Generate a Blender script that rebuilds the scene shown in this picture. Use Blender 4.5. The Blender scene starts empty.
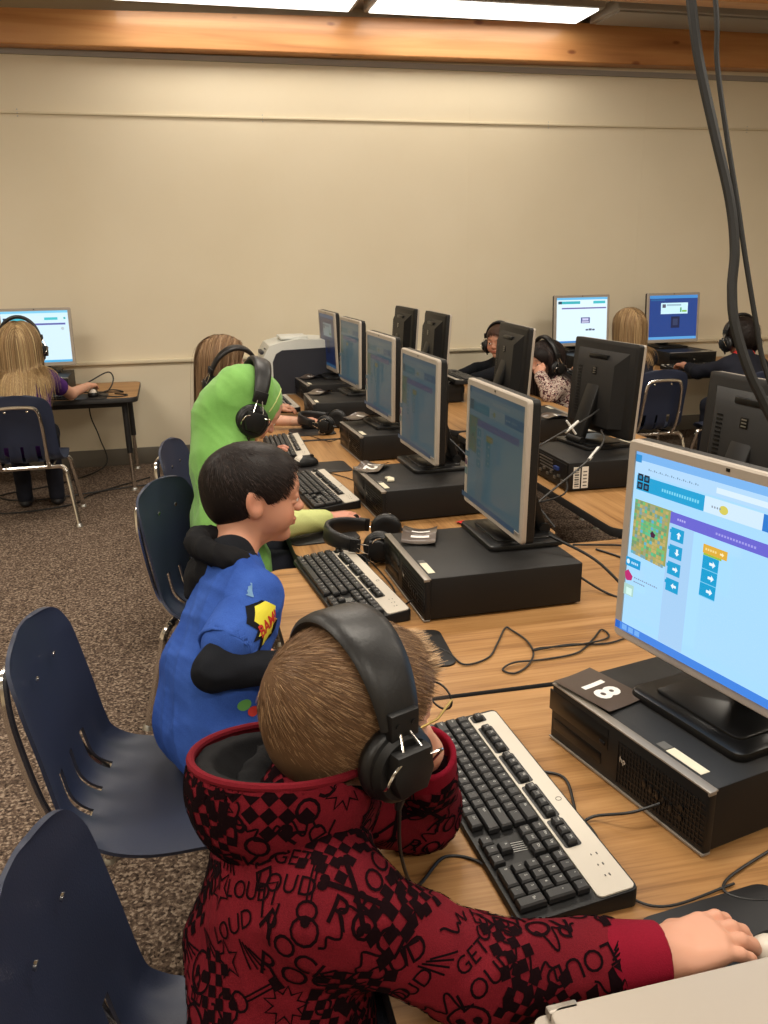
import bpy, bmesh, math, random
import numpy as np
from mathutils import Vector, Matrix, Euler
from mathutils.bvhtree import BVHTree
random.seed(7); RNG = np.random.default_rng(7)
SC = bpy.context.scene
COL = SC.collection
PI = math.pi
def R(d): return math.radians(d)

# ------------------------------------------------------------------ materials
MATS = {}
def mat(name, col, rough=0.5, metal=0.0, spec=0.5, coat=0.0, sheen=0.0, emit=None, estr=1.0, bump=None, sss=0.0):
    m = bpy.data.materials.new(name); m.use_nodes = True
    nt = m.node_tree; b = nt.nodes['Principled BSDF']
    b.inputs['Base Color'].default_value = (*col, 1); b.inputs['Roughness'].default_value = rough
    b.inputs['Metallic'].default_value = metal; b.inputs['Specular IOR Level'].default_value = spec
    b.inputs['Coat Weight'].default_value = coat; b.inputs['Sheen Weight'].default_value = sheen
    if sss:
        b.inputs['Subsurface Weight'].default_value = sss
        b.inputs['Subsurface Radius'].default_value = (1.0, .35, .2); b.inputs['Subsurface Scale'].default_value = .008
    if emit:
        b.inputs['Emission Color'].default_value = (*emit, 1); b.inputs['Emission Strength'].default_value = estr
    if bump:
        sc, st, di = bump
        n = nt.nodes.new('ShaderNodeTexNoise'); n.inputs['Scale'].default_value = sc; n.inputs['Detail'].default_value = 3
        tc = nt.nodes.new('ShaderNodeTexCoord'); bp = nt.nodes.new('ShaderNodeBump')
        bp.inputs['Strength'].default_value = st; bp.inputs['Distance'].default_value = di
        nt.links.new(tc.outputs['Object'], n.inputs['Vector']); nt.links.new(n.outputs['Fac'], bp.inputs['Height'])
        nt.links.new(bp.outputs['Normal'], b.inputs['Normal'])
    MATS[name] = m
    return m
def srgb(r, g, b):
    f = lambda c: ((c/255+.055)/1.055)**2.4 if c > 10 else c/255/12.92
    return (f(r), f(g), f(b))
def ramp(nt, stops):
    r = nt.nodes.new('ShaderNodeValToRGB'); e = r.color_ramp.elements
    e[0].position, e[0].color = stops[0][0], (*stops[0][1], 1)
    e[1].position, e[1].color = stops[-1][0], (*stops[-1][1], 1)
    for p, c in stops[1:-1]:
        x = e.new(p); x.color = (*c, 1)
    return r
def tex_coord(nt, scale, kind='Object', rot=(0, 0, 0)):
    tc = nt.nodes.new('ShaderNodeTexCoord'); mp = nt.nodes.new('ShaderNodeMapping')
    mp.inputs['Scale'].default_value = scale; mp.inputs['Rotation'].default_value = rot
    nt.links.new(tc.outputs[kind], mp.inputs['Vector']); return mp

def m_carpet():
    m = mat('carpet', (.2, .2, .2), .95, spec=.1); nt = m.node_tree; b = nt.nodes['Principled BSDF']
    mp = tex_coord(nt, (1, 1, 1))
    n = nt.nodes.new('ShaderNodeTexNoise'); n.inputs['Scale'].default_value = 120; n.inputs['Detail'].default_value = 2
    n2 = nt.nodes.new('ShaderNodeTexNoise'); n2.inputs['Scale'].default_value = 3
    v = nt.nodes.new('ShaderNodeTexVoronoi'); v.inputs['Scale'].default_value = 135
    for q in (n, n2, v): nt.links.new(mp.outputs[0], q.inputs['Vector'])
    mx = nt.nodes.new('ShaderNodeMath'); mx.operation = 'MULTIPLY_ADD'; mx.inputs[1].default_value = .38
    sep = nt.nodes.new('ShaderNodeSeparateColor'); nt.links.new(v.outputs['Color'], sep.inputs[0])
    nt.links.new(sep.outputs[0], mx.inputs[0]); nt.links.new(n.outputs['Fac'], mx.inputs[2])
    r = ramp(nt, [(.38, srgb(36, 29, 26)), (.58, srgb(78, 65, 56)), (.76, srgb(106, 90, 78)), (.92, srgb(150, 134, 118))])
    nt.links.new(mx.outputs[0], r.inputs[0]); nt.links.new(r.outputs[0], b.inputs['Base Color'])
    bp = nt.nodes.new('ShaderNodeBump'); bp.inputs['Strength'].default_value = .6; bp.inputs['Distance'].default_value = .004
    nt.links.new(n.outputs['Fac'], bp.inputs['Height']); nt.links.new(bp.outputs[0], b.inputs['Normal'])
    return m
def m_wall():
    m = mat('wall_paint', srgb(216, 202, 174), .62, spec=.3); nt = m.node_tree; b = nt.nodes['Principled BSDF']
    mp = tex_coord(nt, (1, 1, 1))
    n = nt.nodes.new('ShaderNodeTexNoise'); n.inputs['Scale'].default_value = 1.4; n.inputs['Detail'].default_value = 5
    nt.links.new(mp.outputs[0], n.inputs['Vector'])
    r = ramp(nt, [(.3, srgb(222, 210, 184)), (.7, srgb(228, 217, 193))])
    nt.links.new(n.outputs['Fac'], r.inputs[0]); nt.links.new(r.outputs[0], b.inputs['Base Color'])
    n2 = nt.nodes.new('ShaderNodeTexNoise'); n2.inputs['Scale'].default_value = 260
    nt.links.new(mp.outputs[0], n2.inputs['Vector'])
    bp = nt.nodes.new('ShaderNodeBump'); bp.inputs['Strength'].default_value = .12; bp.inputs['Distance'].default_value = .002
    nt.links.new(n2.outputs['Fac'], bp.inputs['Height']); nt.links.new(bp.outputs[0], b.inputs['Normal'])
    return m
def m_wood(name, axis, lo, mid, hi, sc=1.0, rough=.35, coat=.15):
    """straight grained wood running along local axis 0=x or 1=y"""
    m = mat(name, mid, rough, coat=coat, spec=.4); nt = m.node_tree; b = nt.nodes['Principled BSDF']
    s = (1.6*sc, 26*sc, 26*sc) if axis == 0 else (26*sc, 1.6*sc, 26*sc)
    mp = tex_coord(nt, s)
    n = nt.nodes.new('ShaderNodeTexNoise'); n.inputs['Scale'].default_value = 1.0; n.inputs['Detail'].default_value = 6
    n.inputs['Roughness'].default_value = .62; n.inputs['Distortion'].default_value = .5
    nt.links.new(mp.outputs[0], n.inputs['Vector'])
    s2 = (5*sc, 190*sc, 190*sc) if axis == 0 else (190*sc, 5*sc, 190*sc)
    mp2 = tex_coord(nt, s2); n2 = nt.nodes.new('ShaderNodeTexNoise'); n2.inputs['Scale'].default_value = 1; n2.inputs['Detail'].default_value = 2
    nt.links.new(mp2.outputs[0], n2.inputs['Vector'])
    a = nt.nodes.new('ShaderNodeMath'); a.operation = 'MULTIPLY_ADD'; a.inputs[1].default_value = .35
    nt.links.new(n2.outputs['Fac'], a.inputs[0]); nt.links.new(n.outputs['Fac'], a.inputs[2])
    r = ramp(nt, [(.47, lo), (.64, mid), (.86, hi)])
    nt.links.new(a.outputs[0], r.inputs[0]); nt.links.new(r.outputs[0], b.inputs['Base Color'])
    return m
def m_pine():
    m = mat('pine_beam', (.6, .3, .1), .38, coat=.2); nt = m.node_tree; b = nt.nodes['Principled BSDF']
    mp = tex_coord(nt, (.9, 16, 16)); n = nt.nodes.new('ShaderNodeTexNoise'); n.inputs['Scale'].default_value = 1; n.inputs['Detail'].default_value = 4
    n.inputs['Distortion'].default_value = .4
    nt.links.new(mp.outputs[0], n.inputs['Vector'])
    r = ramp(nt, [(.25, srgb(170, 112, 64)), (.5, srgb(200, 142, 88)), (.8, srgb(220, 168, 112))])
    nt.links.new(n.outputs['Fac'], r.inputs[0])
    mp2 = tex_coord(nt, (1.0, 2.4, 2.4)); v = nt.nodes.new('ShaderNodeTexVoronoi'); v.inputs['Scale'].default_value = 3.4
    nt.links.new(mp2.outputs[0], v.inputs['Vector'])
    kr = ramp(nt, [(.0, (1, 1, 1)), (.07, (.8, .8, .8)), (.13, (0, 0, 0))])
    nt.links.new(v.outputs['Distance'], kr.inputs[0])
    mx = nt.nodes.new('ShaderNodeMix'); mx.data_type = 'RGBA'
    nt.links.new(kr.outputs[0], mx.inputs[0]); nt.links.new(r.outputs[0], mx.inputs[6]); mx.inputs[7].default_value = (*srgb(122, 66, 38), 1)
    nt.links.new(mx.outputs[2], b.inputs['Base Color'])
    return m
def m_attr(name, rough=.6, emission=0.0, base=1.0, spec=.4, sss=0.0, bump=None, aniso=0.0):
    """colour comes from the mesh's own colour attribute 'Col' """
    m = mat(name, (.5, .5, .5), rough, spec=spec, sss=sss, bump=bump); nt = m.node_tree; b = nt.nodes['Principled BSDF']
    a = nt.nodes.new('ShaderNodeAttribute'); a.attribute_name = 'Col'
    if emission:
        b.inputs['Base Color'].default_value = (.01, .01, .01, 1)
        nt.links.new(a.outputs['Color'], b.inputs['Emission Color']); b.inputs['Emission Strength'].default_value = emission
    else:
        nt.links.new(a.outputs['Color'], b.inputs['Base Color'])
    if aniso: b.inputs['Anisotropic'].default_value = aniso
    return m
def m_fabric(name, c1, c2, rough=.9, scale=700, sheen=.0, big=6):
    m = mat(name, c1, rough, spec=.15, sheen=sheen); nt = m.node_tree; b = nt.nodes['Principled BSDF']
    mp = tex_coord(nt, (1, 1, 1))
    n = nt.nodes.new('ShaderNodeTexNoise'); n.inputs['Scale'].default_value = scale; n.inputs['Detail'].default_value = 2
    n2 = nt.nodes.new('ShaderNodeTexNoise'); n2.inputs['Scale'].default_value = big; n2.inputs['Detail'].default_value = 4
    for q in (n, n2): nt.links.new(mp.outputs[0], q.inputs['Vector'])
    a = nt.nodes.new('ShaderNodeMath'); a.operation = 'MULTIPLY_ADD'; a.inputs[1].default_value = .5
    nt.links.new(n.outputs['Fac'], a.inputs[0]); nt.links.new(n2.outputs['Fac'], a.inputs[2])
    r = ramp(nt, [(.5, c1), (1.0, c2)]); nt.links.new(a.outputs[0], r.inputs[0]); nt.links.new(r.outputs[0], b.inputs['Base Color'])
    bp = nt.nodes.new('ShaderNodeBump'); bp.inputs['Strength'].default_value = .35; bp.inputs['Distance'].default_value = .0015
    nt.links.new(n.outputs['Fac'], bp.inputs['Height']); nt.links.new(bp.outputs[0], b.inputs['Normal'])
    return m

M = {}
M['carpet'] = m_carpet(); M['wall'] = m_wall()
M['lam_x'] = m_wood('laminate_grain_x', 0, srgb(124, 86, 48), srgb(158, 116, 70), srgb(178, 136, 88), 1.0, .42, .0)
M['lam_y'] = m_wood('laminate_grain_y', 1, srgb(124, 86, 48), srgb(158, 116, 70), srgb(178, 136, 88), 1.0, .42, .0)
M['pine'] = m_pine()
M['edge'] = mat('black_edging', srgb(26, 24, 24), .5)
M['black'] = mat('black_plastic', srgb(15, 15, 16), .45, spec=.35, bump=(900, .15, .0006))
M['black_case'] = mat('black_steel_case', srgb(19, 18, 18), .5, spec=.35, bump=(1500, .25, .0006))
M['black_gloss'] = mat('glossy_black_plastic', srgb(12, 12, 13), .3, spec=.35)
M['black_soft'] = mat('black_leatherette', srgb(18, 18, 20), .42, bump=(260, .25, .001))
M['key'] = mat('black_key_plastic', srgb(30, 30, 31), .48)
M['legend'] = mat('key_legend_print', srgb(205, 205, 200), .6)
M['silver'] = mat('silver_plastic', srgb(170, 160, 148), .42, metal=.0)
M['silver_kb'] = mat('pale_silver_plastic', srgb(200, 192, 178), .4)
M['silver_trim'] = mat('silver_trim', srgb(140, 132, 122), .35, metal=.3)
M['chrome'] = mat('chrome', (.78, .76, .73), .16, metal=1.0)
M['steel'] = mat('dull_steel', (.5, .5, .48), .38, metal=1.0)
M['navy'] = mat('navy_chair_plastic', srgb(34, 42, 64), .5, bump=(420, .35, .0008))
M['cable'] = mat('black_cable', srgb(20, 20, 20), .5)
M['white_tape'] = mat('white_label', srgb(226, 222, 212), .6)
M['paper'] = mat('paper_label', srgb(222, 214, 190), .55)
M['grey_print'] = mat('grey_print', srgb(90, 88, 84), .6)
M['card'] = mat('laminated_brown_card', srgb(80, 68, 60), .3, coat=.4)
M['white_print'] = mat('white_print', srgb(238, 234, 226), .5)
M['base_grey'] = mat('grey_vinyl_baseboard', srgb(98, 92, 82), .5)
M['cream'] = mat('cream_trim', srgb(216, 204, 176), .5)
M['lamp_white'] = mat('lamp_lens', (.9, .9, .9), .5, emit=(1.0, .97, .9), estr=2.6)
M['lamp_grey'] = mat('lamp_housing_grey', srgb(150, 146, 140), .5)
M['ceil'] = mat('ceiling_tile', srgb(205, 200, 190), .9, bump=(60, .3, .003))
M['printer_grey'] = mat('light_grey_plastic', srgb(216, 218, 212), .45)
M['printer_dark'] = mat('dark_blue_grey_plastic', srgb(42, 44, 54), .5)
M['port_blue'] = mat('blue_connector', srgb(40, 60, 120), .5)
M['cable_white'] = mat('white_cable_sleeve', srgb(205, 205, 200), .5)
M['scr_bright'] = m_attr('screen_lit', .25, emission=1.08)
M['scr_mid'] = m_attr('screen_lit_seen_steeply', .3, emission=.15)
M['skin'] = m_attr('skin', .5, spec=.35, sss=.12)
M['hair'] = m_attr('hair_strands', .48, spec=.2)
M['eye_white'] = mat('eye_white', srgb(225, 218, 212), .2)
M['iris'] = mat('dark_iris', srgb(42, 26, 20), .15)
M['red_cloth'] = m_fabric('red_sweatshirt_cloth', srgb(88, 14, 25), srgb(120, 25, 37))
M['red_rib'] = m_fabric('red_ribbed_cuff', srgb(108, 10, 30), srgb(136, 18, 42))
M['print_dark'] = mat('dark_print_ink', srgb(20, 5, 9), .95, spec=.08)
M['lining'] = m_fabric('black_lining_cloth', srgb(20, 20, 22), srgb(36, 36, 38))
M['blue_cloth'] = m_fabric('blue_shirt_cloth', srgb(38, 68, 142), srgb(62, 98, 182), big=9)
M['green_cloth'] = m_fabric('green_hooded_cloth', srgb(98, 150, 70), srgb(132, 186, 100), sheen=.2)
M['pale_green'] = m_fabric('pale_green_sleeve_cloth', srgb(182, 190, 118), srgb(206, 212, 146))
M['jeans'] = m_fabric('dark_trouser_cloth', srgb(22, 22, 28), srgb(40, 42, 52))
M['purple'] = m_fabric('purple_shirt_cloth', srgb(64, 32, 96), srgb(92, 52, 130))
M['black_cloth'] = m_fabric('black_shirt_cloth', srgb(16, 18, 22), srgb(30, 32, 38))
M['shoe'] = mat('dark_shoe', srgb(30, 30, 34), .6)
M['pale_top'] = m_fabric('pale_top_cloth', srgb(150, 150, 150), srgb(190, 188, 184))
M['yellow_print'] = mat('yellow_print', srgb(226, 216, 60), .7)
M['red_print'] = mat('red_print', srgb(190, 42, 30), .7)
M['teal_print'] = mat('teal_print', srgb(52, 116, 140), .7)
M['green_print'] = mat('green_print', srgb(90, 150, 70), .7)
M['lightblue_print'] = mat('light_blue_print', srgb(96, 136, 176), .7)
M['gold'] = mat('gold_wire', srgb(190, 165, 100), .3, metal=.8)
M['glass'] = mat('lens_glass', (.9,.9,.9), .05); M['glass'].node_tree.nodes['Principled BSDF'].inputs['Alpha'].default_value = .12
M['red_collar'] = m_fabric('bright_red_cloth', srgb(170, 40, 40), srgb(206, 70, 62))
M['red_thing'] = mat('red_plastic_wrapper', srgb(190, 40, 40), .4)
def m_floral():
    m = mat('patterned_cloth', (.5, .5, .5), .85, spec=.2); nt = m.node_tree; b = nt.nodes['Principled BSDF']
    mp = tex_coord(nt, (1, 1, 1))
    v = nt.nodes.new('ShaderNodeTexNoise'); v.inputs['Scale'].default_value = 62; v.inputs['Detail'].default_value = 3; v.inputs['Distortion'].default_value = 1.6
    nt.links.new(mp.outputs[0], v.inputs['Vector'])
    r = ramp(nt, [(.36, srgb(60, 40, 44)), (.45, srgb(120, 40, 56)), (.50, srgb(202, 190, 176)), (.58, srgb(180, 164, 150)), (.66, srgb(96, 60, 60))])
    r.color_ramp.interpolation = 'CONSTANT'
    nt.links.new(v.outputs['Fac'], r.inputs[0]); nt.links.new(r.outputs[0], b.inputs['Base Color'])
    return m
M['floral'] = m_floral()

# ------------------------------------------------------------------ mesh helpers
def T(x=0, y=0, z=0, rx=0, ry=0, rz=0):
    return Matrix.Translation((x, y, z)) @ Euler((rx, ry, rz)).to_matrix().to_4x4()
class MB:
    def __init__(s): s.v = []; s.f = []; s.m = []
    def add(s, vs, fs, mi=0, X=None):
        o = len(s.v)
        for p in vs:
            p = Vector(p); s.v.append(tuple(X @ p) if X is not None else tuple(p))
        for f in fs: s.f.append(tuple(i+o for i in f)); s.m.append(mi)
        return s
    def box(s, c, d, mi=0, X=None, bev=0.0, seg=2):
        if bev <= 0:
            x, y, z = c; a, b, e = d[0]/2, d[1]/2, d[2]/2
            vs = [(x+i*a, y+j*b, z+k*e) for k in (-1, 1) for j in (-1, 1) for i in (-1, 1)]
            return s.add(vs, [(0, 2, 3, 1), (4, 5, 7, 6), (0, 1, 5, 4), (2, 6, 7, 3), (0, 4, 6, 2), (1, 3, 7, 5)], mi, X)
        bm = bmesh.new(); bmesh.ops.create_cube(bm, size=1.0)
        for v in bm.verts: v.co = Vector((v.co.x*d[0]+c[0], v.co.y*d[1]+c[1], v.co.z*d[2]+c[2]))
        bmesh.ops.bevel(bm, geom=bm.edges[:], offset=bev, segments=seg, affect='EDGES', profile=.5)
        return s.bm(bm, mi, X)
    def bm(s, bm, mi=0, X=None):
        bm.verts.ensure_lookup_table(); bm.verts.index_update()
        s.add([v.co.copy() for v in bm.verts], [tuple(v.index for v in f.verts) for f in bm.faces], mi, X); bm.free(); return s
    def prism(s, poly, z0, z1, mi=0, X=None, bev=0.0, seg=2):
        """poly in xy, extruded z0..z1"""
        bm = bmesh.new(); lo = [bm.verts.new((p[0], p[1], z0)) for p in poly]
        f = bm.faces.new(lo); bm.normal_update()
        if f.normal.z > 0: f.normal_flip()
        r = bmesh.ops.extrude_face_region(bm, geom=[f]); 
        for g in r['geom']:
            if isinstance(g, bmesh.types.BMVert): g.co.z = z1
        bmesh.ops.recalc_face_normals(bm, faces=bm.faces[:])
        if bev > 0:
            ed = [e for e in bm.edges if abs(e.verts[0].co.z-e.verts[1].co.z) < 1e-6 and abs(e.verts[0].co.z-max(z0, z1)) < 1e-6]
            bmesh.ops.bevel(bm, geom=ed, offset=bev, segments=seg, affect='EDGES', profile=.5)
        return s.bm(bm, mi, X)
    def tube(s, pts, r, n=8, mi=0, X=None, closed=False, flat=None):
        P = [Vector(p) for p in pts]; N = len(P); rr = r if isinstance(r, (list, tuple)) else [r]*N
        vs = []; fs = []
        up = None
        for i, p in enumerate(P):
            a = P[(i-1) % N] if (i > 0 or closed) else p; b = P[(i+1) % N] if (i < N-1 or closed) else p
            t = (b-a).normalized() if (b-a).length > 1e-9 else Vector((0, 0, 1))
            if up is None:
                up = Vector((0, 0, 1)) if abs(t.z) < .9 else Vector((1, 0, 0))
                if flat is not None: up = Vector(flat)
            u = (up-t*up.dot(t)).normalized(); w = t.cross(u); up = u
            for k in range(n):
                an = 2*PI*k/n; vs.append(p+u*math.cos(an)*rr[i]+w*math.sin(an)*rr[i])
        for i in range(N if closed else N-1):
            j = (i+1) % N
            for k in range(n):
                l = (k+1) % n; fs.append((i*n+k, i*n+l, j*n+l, j*n+k))
        if not closed: fs.append(tuple(range(n))[::-1]); fs.append(tuple((N-1)*n+k for k in range(n)))
        return s.add(vs, fs, mi, X)
    def cyl(s, a, b, ra, rb=None, n=16, mi=0, X=None):
        return s.tube([a, b], [ra, ra if rb is None else rb], n, mi, X)
    def lathe(s, prof, n=24, mi=0, X=None):
        """prof [(r,z)] around z, closed at ends when r=0"""
        vs = []; fs = []
        for r, z in prof:
            for k in range(n): vs.append((max(r, 1e-5)*math.cos(2*PI*k/n), max(r, 1e-5)*math.sin(2*PI*k/n), z))
        for i in range(len(prof)-1):
            for k in range(n):
                l = (k+1) % n; fs.append((i*n+k, i*n+l, (i+1)*n+l, (i+1)*n+k))
        fs.append(tuple(range(n))[::-1]); fs.append(tuple((len(prof)-1)*n+k for k in range(n)))
        return s.add(vs, fs, mi, X)
    def sphere(s, c, r, n=16, mi=0, X=None):
        bm = bmesh.new(); bmesh.ops.create_uvsphere(bm, u_segments=n, v_segments=max(6, n//2), radius=1)
        rr = r if isinstance(r, (tuple, list)) else (r, r, r)
        for v in bm.verts: v.co = Vector((v.co.x*rr[0]+c[0], v.co.y*rr[1]+c[1], v.co.z*rr[2]+c[2]))
        return s.bm(bm, mi, X)
    def build(s, name, mats, parent=None, smooth=True, ang=35, X=None):
        me = bpy.data.meshes.new(name); me.from_pydata(s.v, [], s.f)
        if not isinstance(mats, (list, tuple)): mats = [mats]
        for m in mats: me.materials.append(M[m] if isinstance(m, str) else m)
        if len(mats) > 1: me.polygons.foreach_set('material_index', s.m)
        me.polygons.foreach_set('use_smooth', [smooth]*len(me.polygons)); me.update()
        if smooth:
            try: me.set_sharp_from_angle(angle=R(ang))
            except Exception: pass
        o = bpy.data.objects.new(name, me); COL.objects.link(o)
        if parent is not None: o.parent = parent
        return o
def rrect(w, h, r, n=5, cx=0, cy=0):
    P = []
    for sx, sy, a0 in ((1, 1, 0), (-1, 1, 90), (-1, -1, 180), (1, -1, 270)):
        for k in range(n+1):
            a = R(a0+90*k/n); P.append((cx+sx*(w/2-r)+r*math.cos(a), cy+sy*(h/2-r)+r*math.sin(a)))
    return P
def curve_pts(P, n=8, closed=False):
    """Catmull-Rom through P"""
    P = [Vector(p) for p in P]; out = []; N = len(P)
    for i in range(N if closed else N-1):
        p0 = P[(i-1) % N] if (closed or i > 0) else P[0]*2-P[1]
        p1 = P[i]; p2 = P[(i+1) % N]
        p3 = P[(i+2) % N] if (closed or i+2 < N) else P[-1]*2-P[-2]
        for k in range(n):
            t = k/n; out.append(.5*((2*p1)+(p2-p0)*t+(2*p0-5*p1+4*p2-p3)*t*t+(-p0+3*p1-3*p2+p3)*t**3))
    if not closed: out.append(P[-1].copy())
    return out
def tag(o, label, cat, group=None):
    o['label'] = label; o['category'] = cat
    if group: o['group'] = group
    return o
def thing(name, label, cat, loc=(0, 0, 0), rz=0, group=None):
    o = bpy.data.objects.new(name, None); COL.objects.link(o); o.empty_display_size = .05
    o.location = loc; o.rotation_euler = (0, 0, rz)
    return tag(o, label, cat, group)
def struct(o, kind='structure'): o['kind'] = kind; return o
def kids(o): return [c for c in bpy.data.objects if c.parent == o]
def copy_tree(o, parent=None):
    ch = kids(o)
    c = o.copy(); COL.objects.link(c)
    if parent is not None: c.parent = parent
    for k in ch: copy_tree(k, c)
    return c
def place(o, loc, rz, label=None, group=None):
    o.location = loc; o.rotation_euler = (0, 0, rz)
    if label: o['label'] = label
    if group: o['group'] = group
    return o
_txt = {}
def text_geo(s, size=1.0, bold=0.0):
    """2D mesh of a string, centred; returns verts, faces"""
    key = (s, bold)
    if key not in _txt:
        cu = bpy.data.curves.new('t', 'FONT'); cu.body = s; cu.align_x = 'CENTER'; cu.align_y = 'CENTER'; cu.offset = bold; cu.resolution_u = 3
        ob = bpy.data.objects.new('t', cu); COL.objects.link(ob)
        dg = bpy.context.evaluated_depsgraph_get(); me = ob.evaluated_get(dg).to_mesh()
        _txt[key] = ([tuple(v.co) for v in me.vertices], [tuple(p.vertices) for p in me.polygons])
        ob.evaluated_get(dg).to_mesh_clear()
        bpy.data.objects.remove(ob); bpy.data.curves.remove(cu)
    v, f = _txt[key]
    return [(x*size, y*size, 0) for x, y, z in v], f
# ------------------------------------------------------------------ desktop computer (front faces local -x, origin on the front edge centre at the bottom)
def make_pc(label_side=False):
    root = thing('desktop_computer', 'x', 'computer')
    w, d, h = .3375, .375, .1
    b = MB(); b.box((d/2+.006, 0, h/2+.002), (d-.012, w-.004, h-.004), 0, bev=.003)
    # raised lid plate seam
    b.box((d/2+.012, 0, h-.0012), (d-.03, w-.012, .003), 0, bev=.001)
    b.build('case', 'black_case', root)
    f = MB(); f.box((.006, 0, h/2), (.014, w, h-.006), 0, bev=.003)
    for k in range(26):
        y = -w/2+.012+k*(w*.50)/26
        f.box((-.0016, y, h*.46), (.0012, .0018, h*.70), 0)
    for k in range(9):
        f.box((-.0018, -w*.24, h*.14+k*h*.08), (.0010, w*.5, .0016), 0)
    f.build('front_bezel', 'black', root)
    t = MB()
    t.box((.006, 0, h-.0012), (.016, w+.001, .003), 0, bev=.001)
    t.box((.004, 0, .003), (.015, w+.001, .004), 0, bev=.0012)
    t.box((.004, -w/2+.0005, h-.003), (.013, .003, .006), 0, bev=.0008)
    t.build('silver_trim', 'silver_trim', root)
    dr = MB(); dr.box((-.0004, w*.30, h*.70), (.003, .145, .036), 0, bev=.001); dr.box((-.0004, w*.30, h*.30), (.003, .118, .020), 0, bev=.001)
    o = dr.build('drive_tray', 'black_gloss', root)
    bt = MB(); bt.box((-.0022, w*.12, h*.60), (.003, .012, .006), 0, bev=.001); bt.build('eject_button', 'black', o)
    p = MB()
    for k in range(5): p.box((-.0022, -w*.16-k*.013, h*.46-.002*k), (.003, .007, .012), 0, bev=.0006)
    for k in range(2): p.cyl((-.0015, -w*.37, h*.34+k*.016), (-.0040, -w*.37, h*.34+k*.016), .0042, n=12)
    p.build('front_ports', 'steel' if False else 'black_gloss', root)
    g = MB(); v_, f_ = text_geo('hp', .013, .01)
    X = Matrix(((0, 0, -1, -.0030), (-1, 0, 0, -w*.02), (0, 1, 0, h*.55), (0, 0, 0, 1)))
    g.add(v_, f_, 0, X)
    g.build('maker_badge', 'silver_kb', root)
    s = MB(); s.box((.026, -w*.30, h+.0006), (.016, .066, .0008), 0); s.box((.026, -w*.30+.044, h+.0006), (.015, .018, .0008), 1)
    vt, ft = text_geo('NO. 1042 7783', .006)
    s.build('lid_sticker', ['paper', 'grey_print'], root)
    # rear connectors
    r = MB(); r.box((d+.001, .02, h/2), (.003, w*.82, h*.82), 0)
    for k in range(7): r.box((d+.004, .13-k*.03, .03+.012*(k % 2)), (.006, .016, .009), 1)
    for k in range(4): r.box((d+.003, .05-k*.004-.05, .05+k*.011), (.003, .11, .004), 1)
    r.box((d+.006, .085, .066), (.012, .03, .011), 2); r.lathe([(.0, 0), (.011, 0), (.011, .004), (0, .004)], 12, 1, T(d+.003, -.1, .05, ry=PI/2))
    r.build('rear_panel', ['black_case', 'steel', 'port_blue'], root)
    if label_side:
        for q in (-1, 1):
            l = MB()
            l.box((d-.030, q*(w/2-.001), h*.48), (.024, .0012, h*.74), 0); l.box((d-.060, q*(w/2-.001), h*.48), (.024, .0012, h*.74), 0)
            for k in range(8): l.box((d-.030, q*(w/2-.0002), h*.18+k*.008), (.016, .0012, .003*(1+k % 2)), 1)
            for k in range(5): l.box((d-.060, q*(w/2-.0002), h*.2+k*.012), (.014, .0012, .004), 1)
            l.build('barcode_label', ['white_tape', 'grey_print'], root)
    return root

# ------------------------------------------------------------------ screens
def screen_geo(w, h, patches):
    """patches: (x0,y0,x1,y1,(r,g,b)) or ('poly', [(x,y)..], rgb); unit coords, y down. returns MB with colours"""
    mb = MB(); cols = []
    lay = 0
    for p in patches:
        lay += 1; z = lay*.00004
        if p[0] == 'poly': pts = p[1]; c = p[2]
        else: x0, y0, x1, y1, c = p; pts = [(x0, y0), (x1, y0), (x1, y1), (x0, y1)]
        # seen from -x: left on screen = +y
        vs = [(-z, w/2-x*w, h/2-y*h) for x, y in pts]
        mb.add(vs, [tuple(range(len(vs)))], 0); cols.append(c)
    return mb, cols
def lin(c): return srgb(*c)
def arrow(cx, cy, s, d, col):
    P = [(-.5, -.18), (.05, -.18), (.05, -.45), (.5, 0), (.05, .45), (.05, .18), (-.5, .18)]
    a = {'r': 0, 'd': PI/2, 'l': PI, 'u': -PI/2}[d]
    return ('poly', [(cx+s*(x*math.cos(a)-y*math.sin(a))*.8, cy+s*(x*math.sin(a)+y*math.cos(a))) for x, y in P], col)
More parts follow.
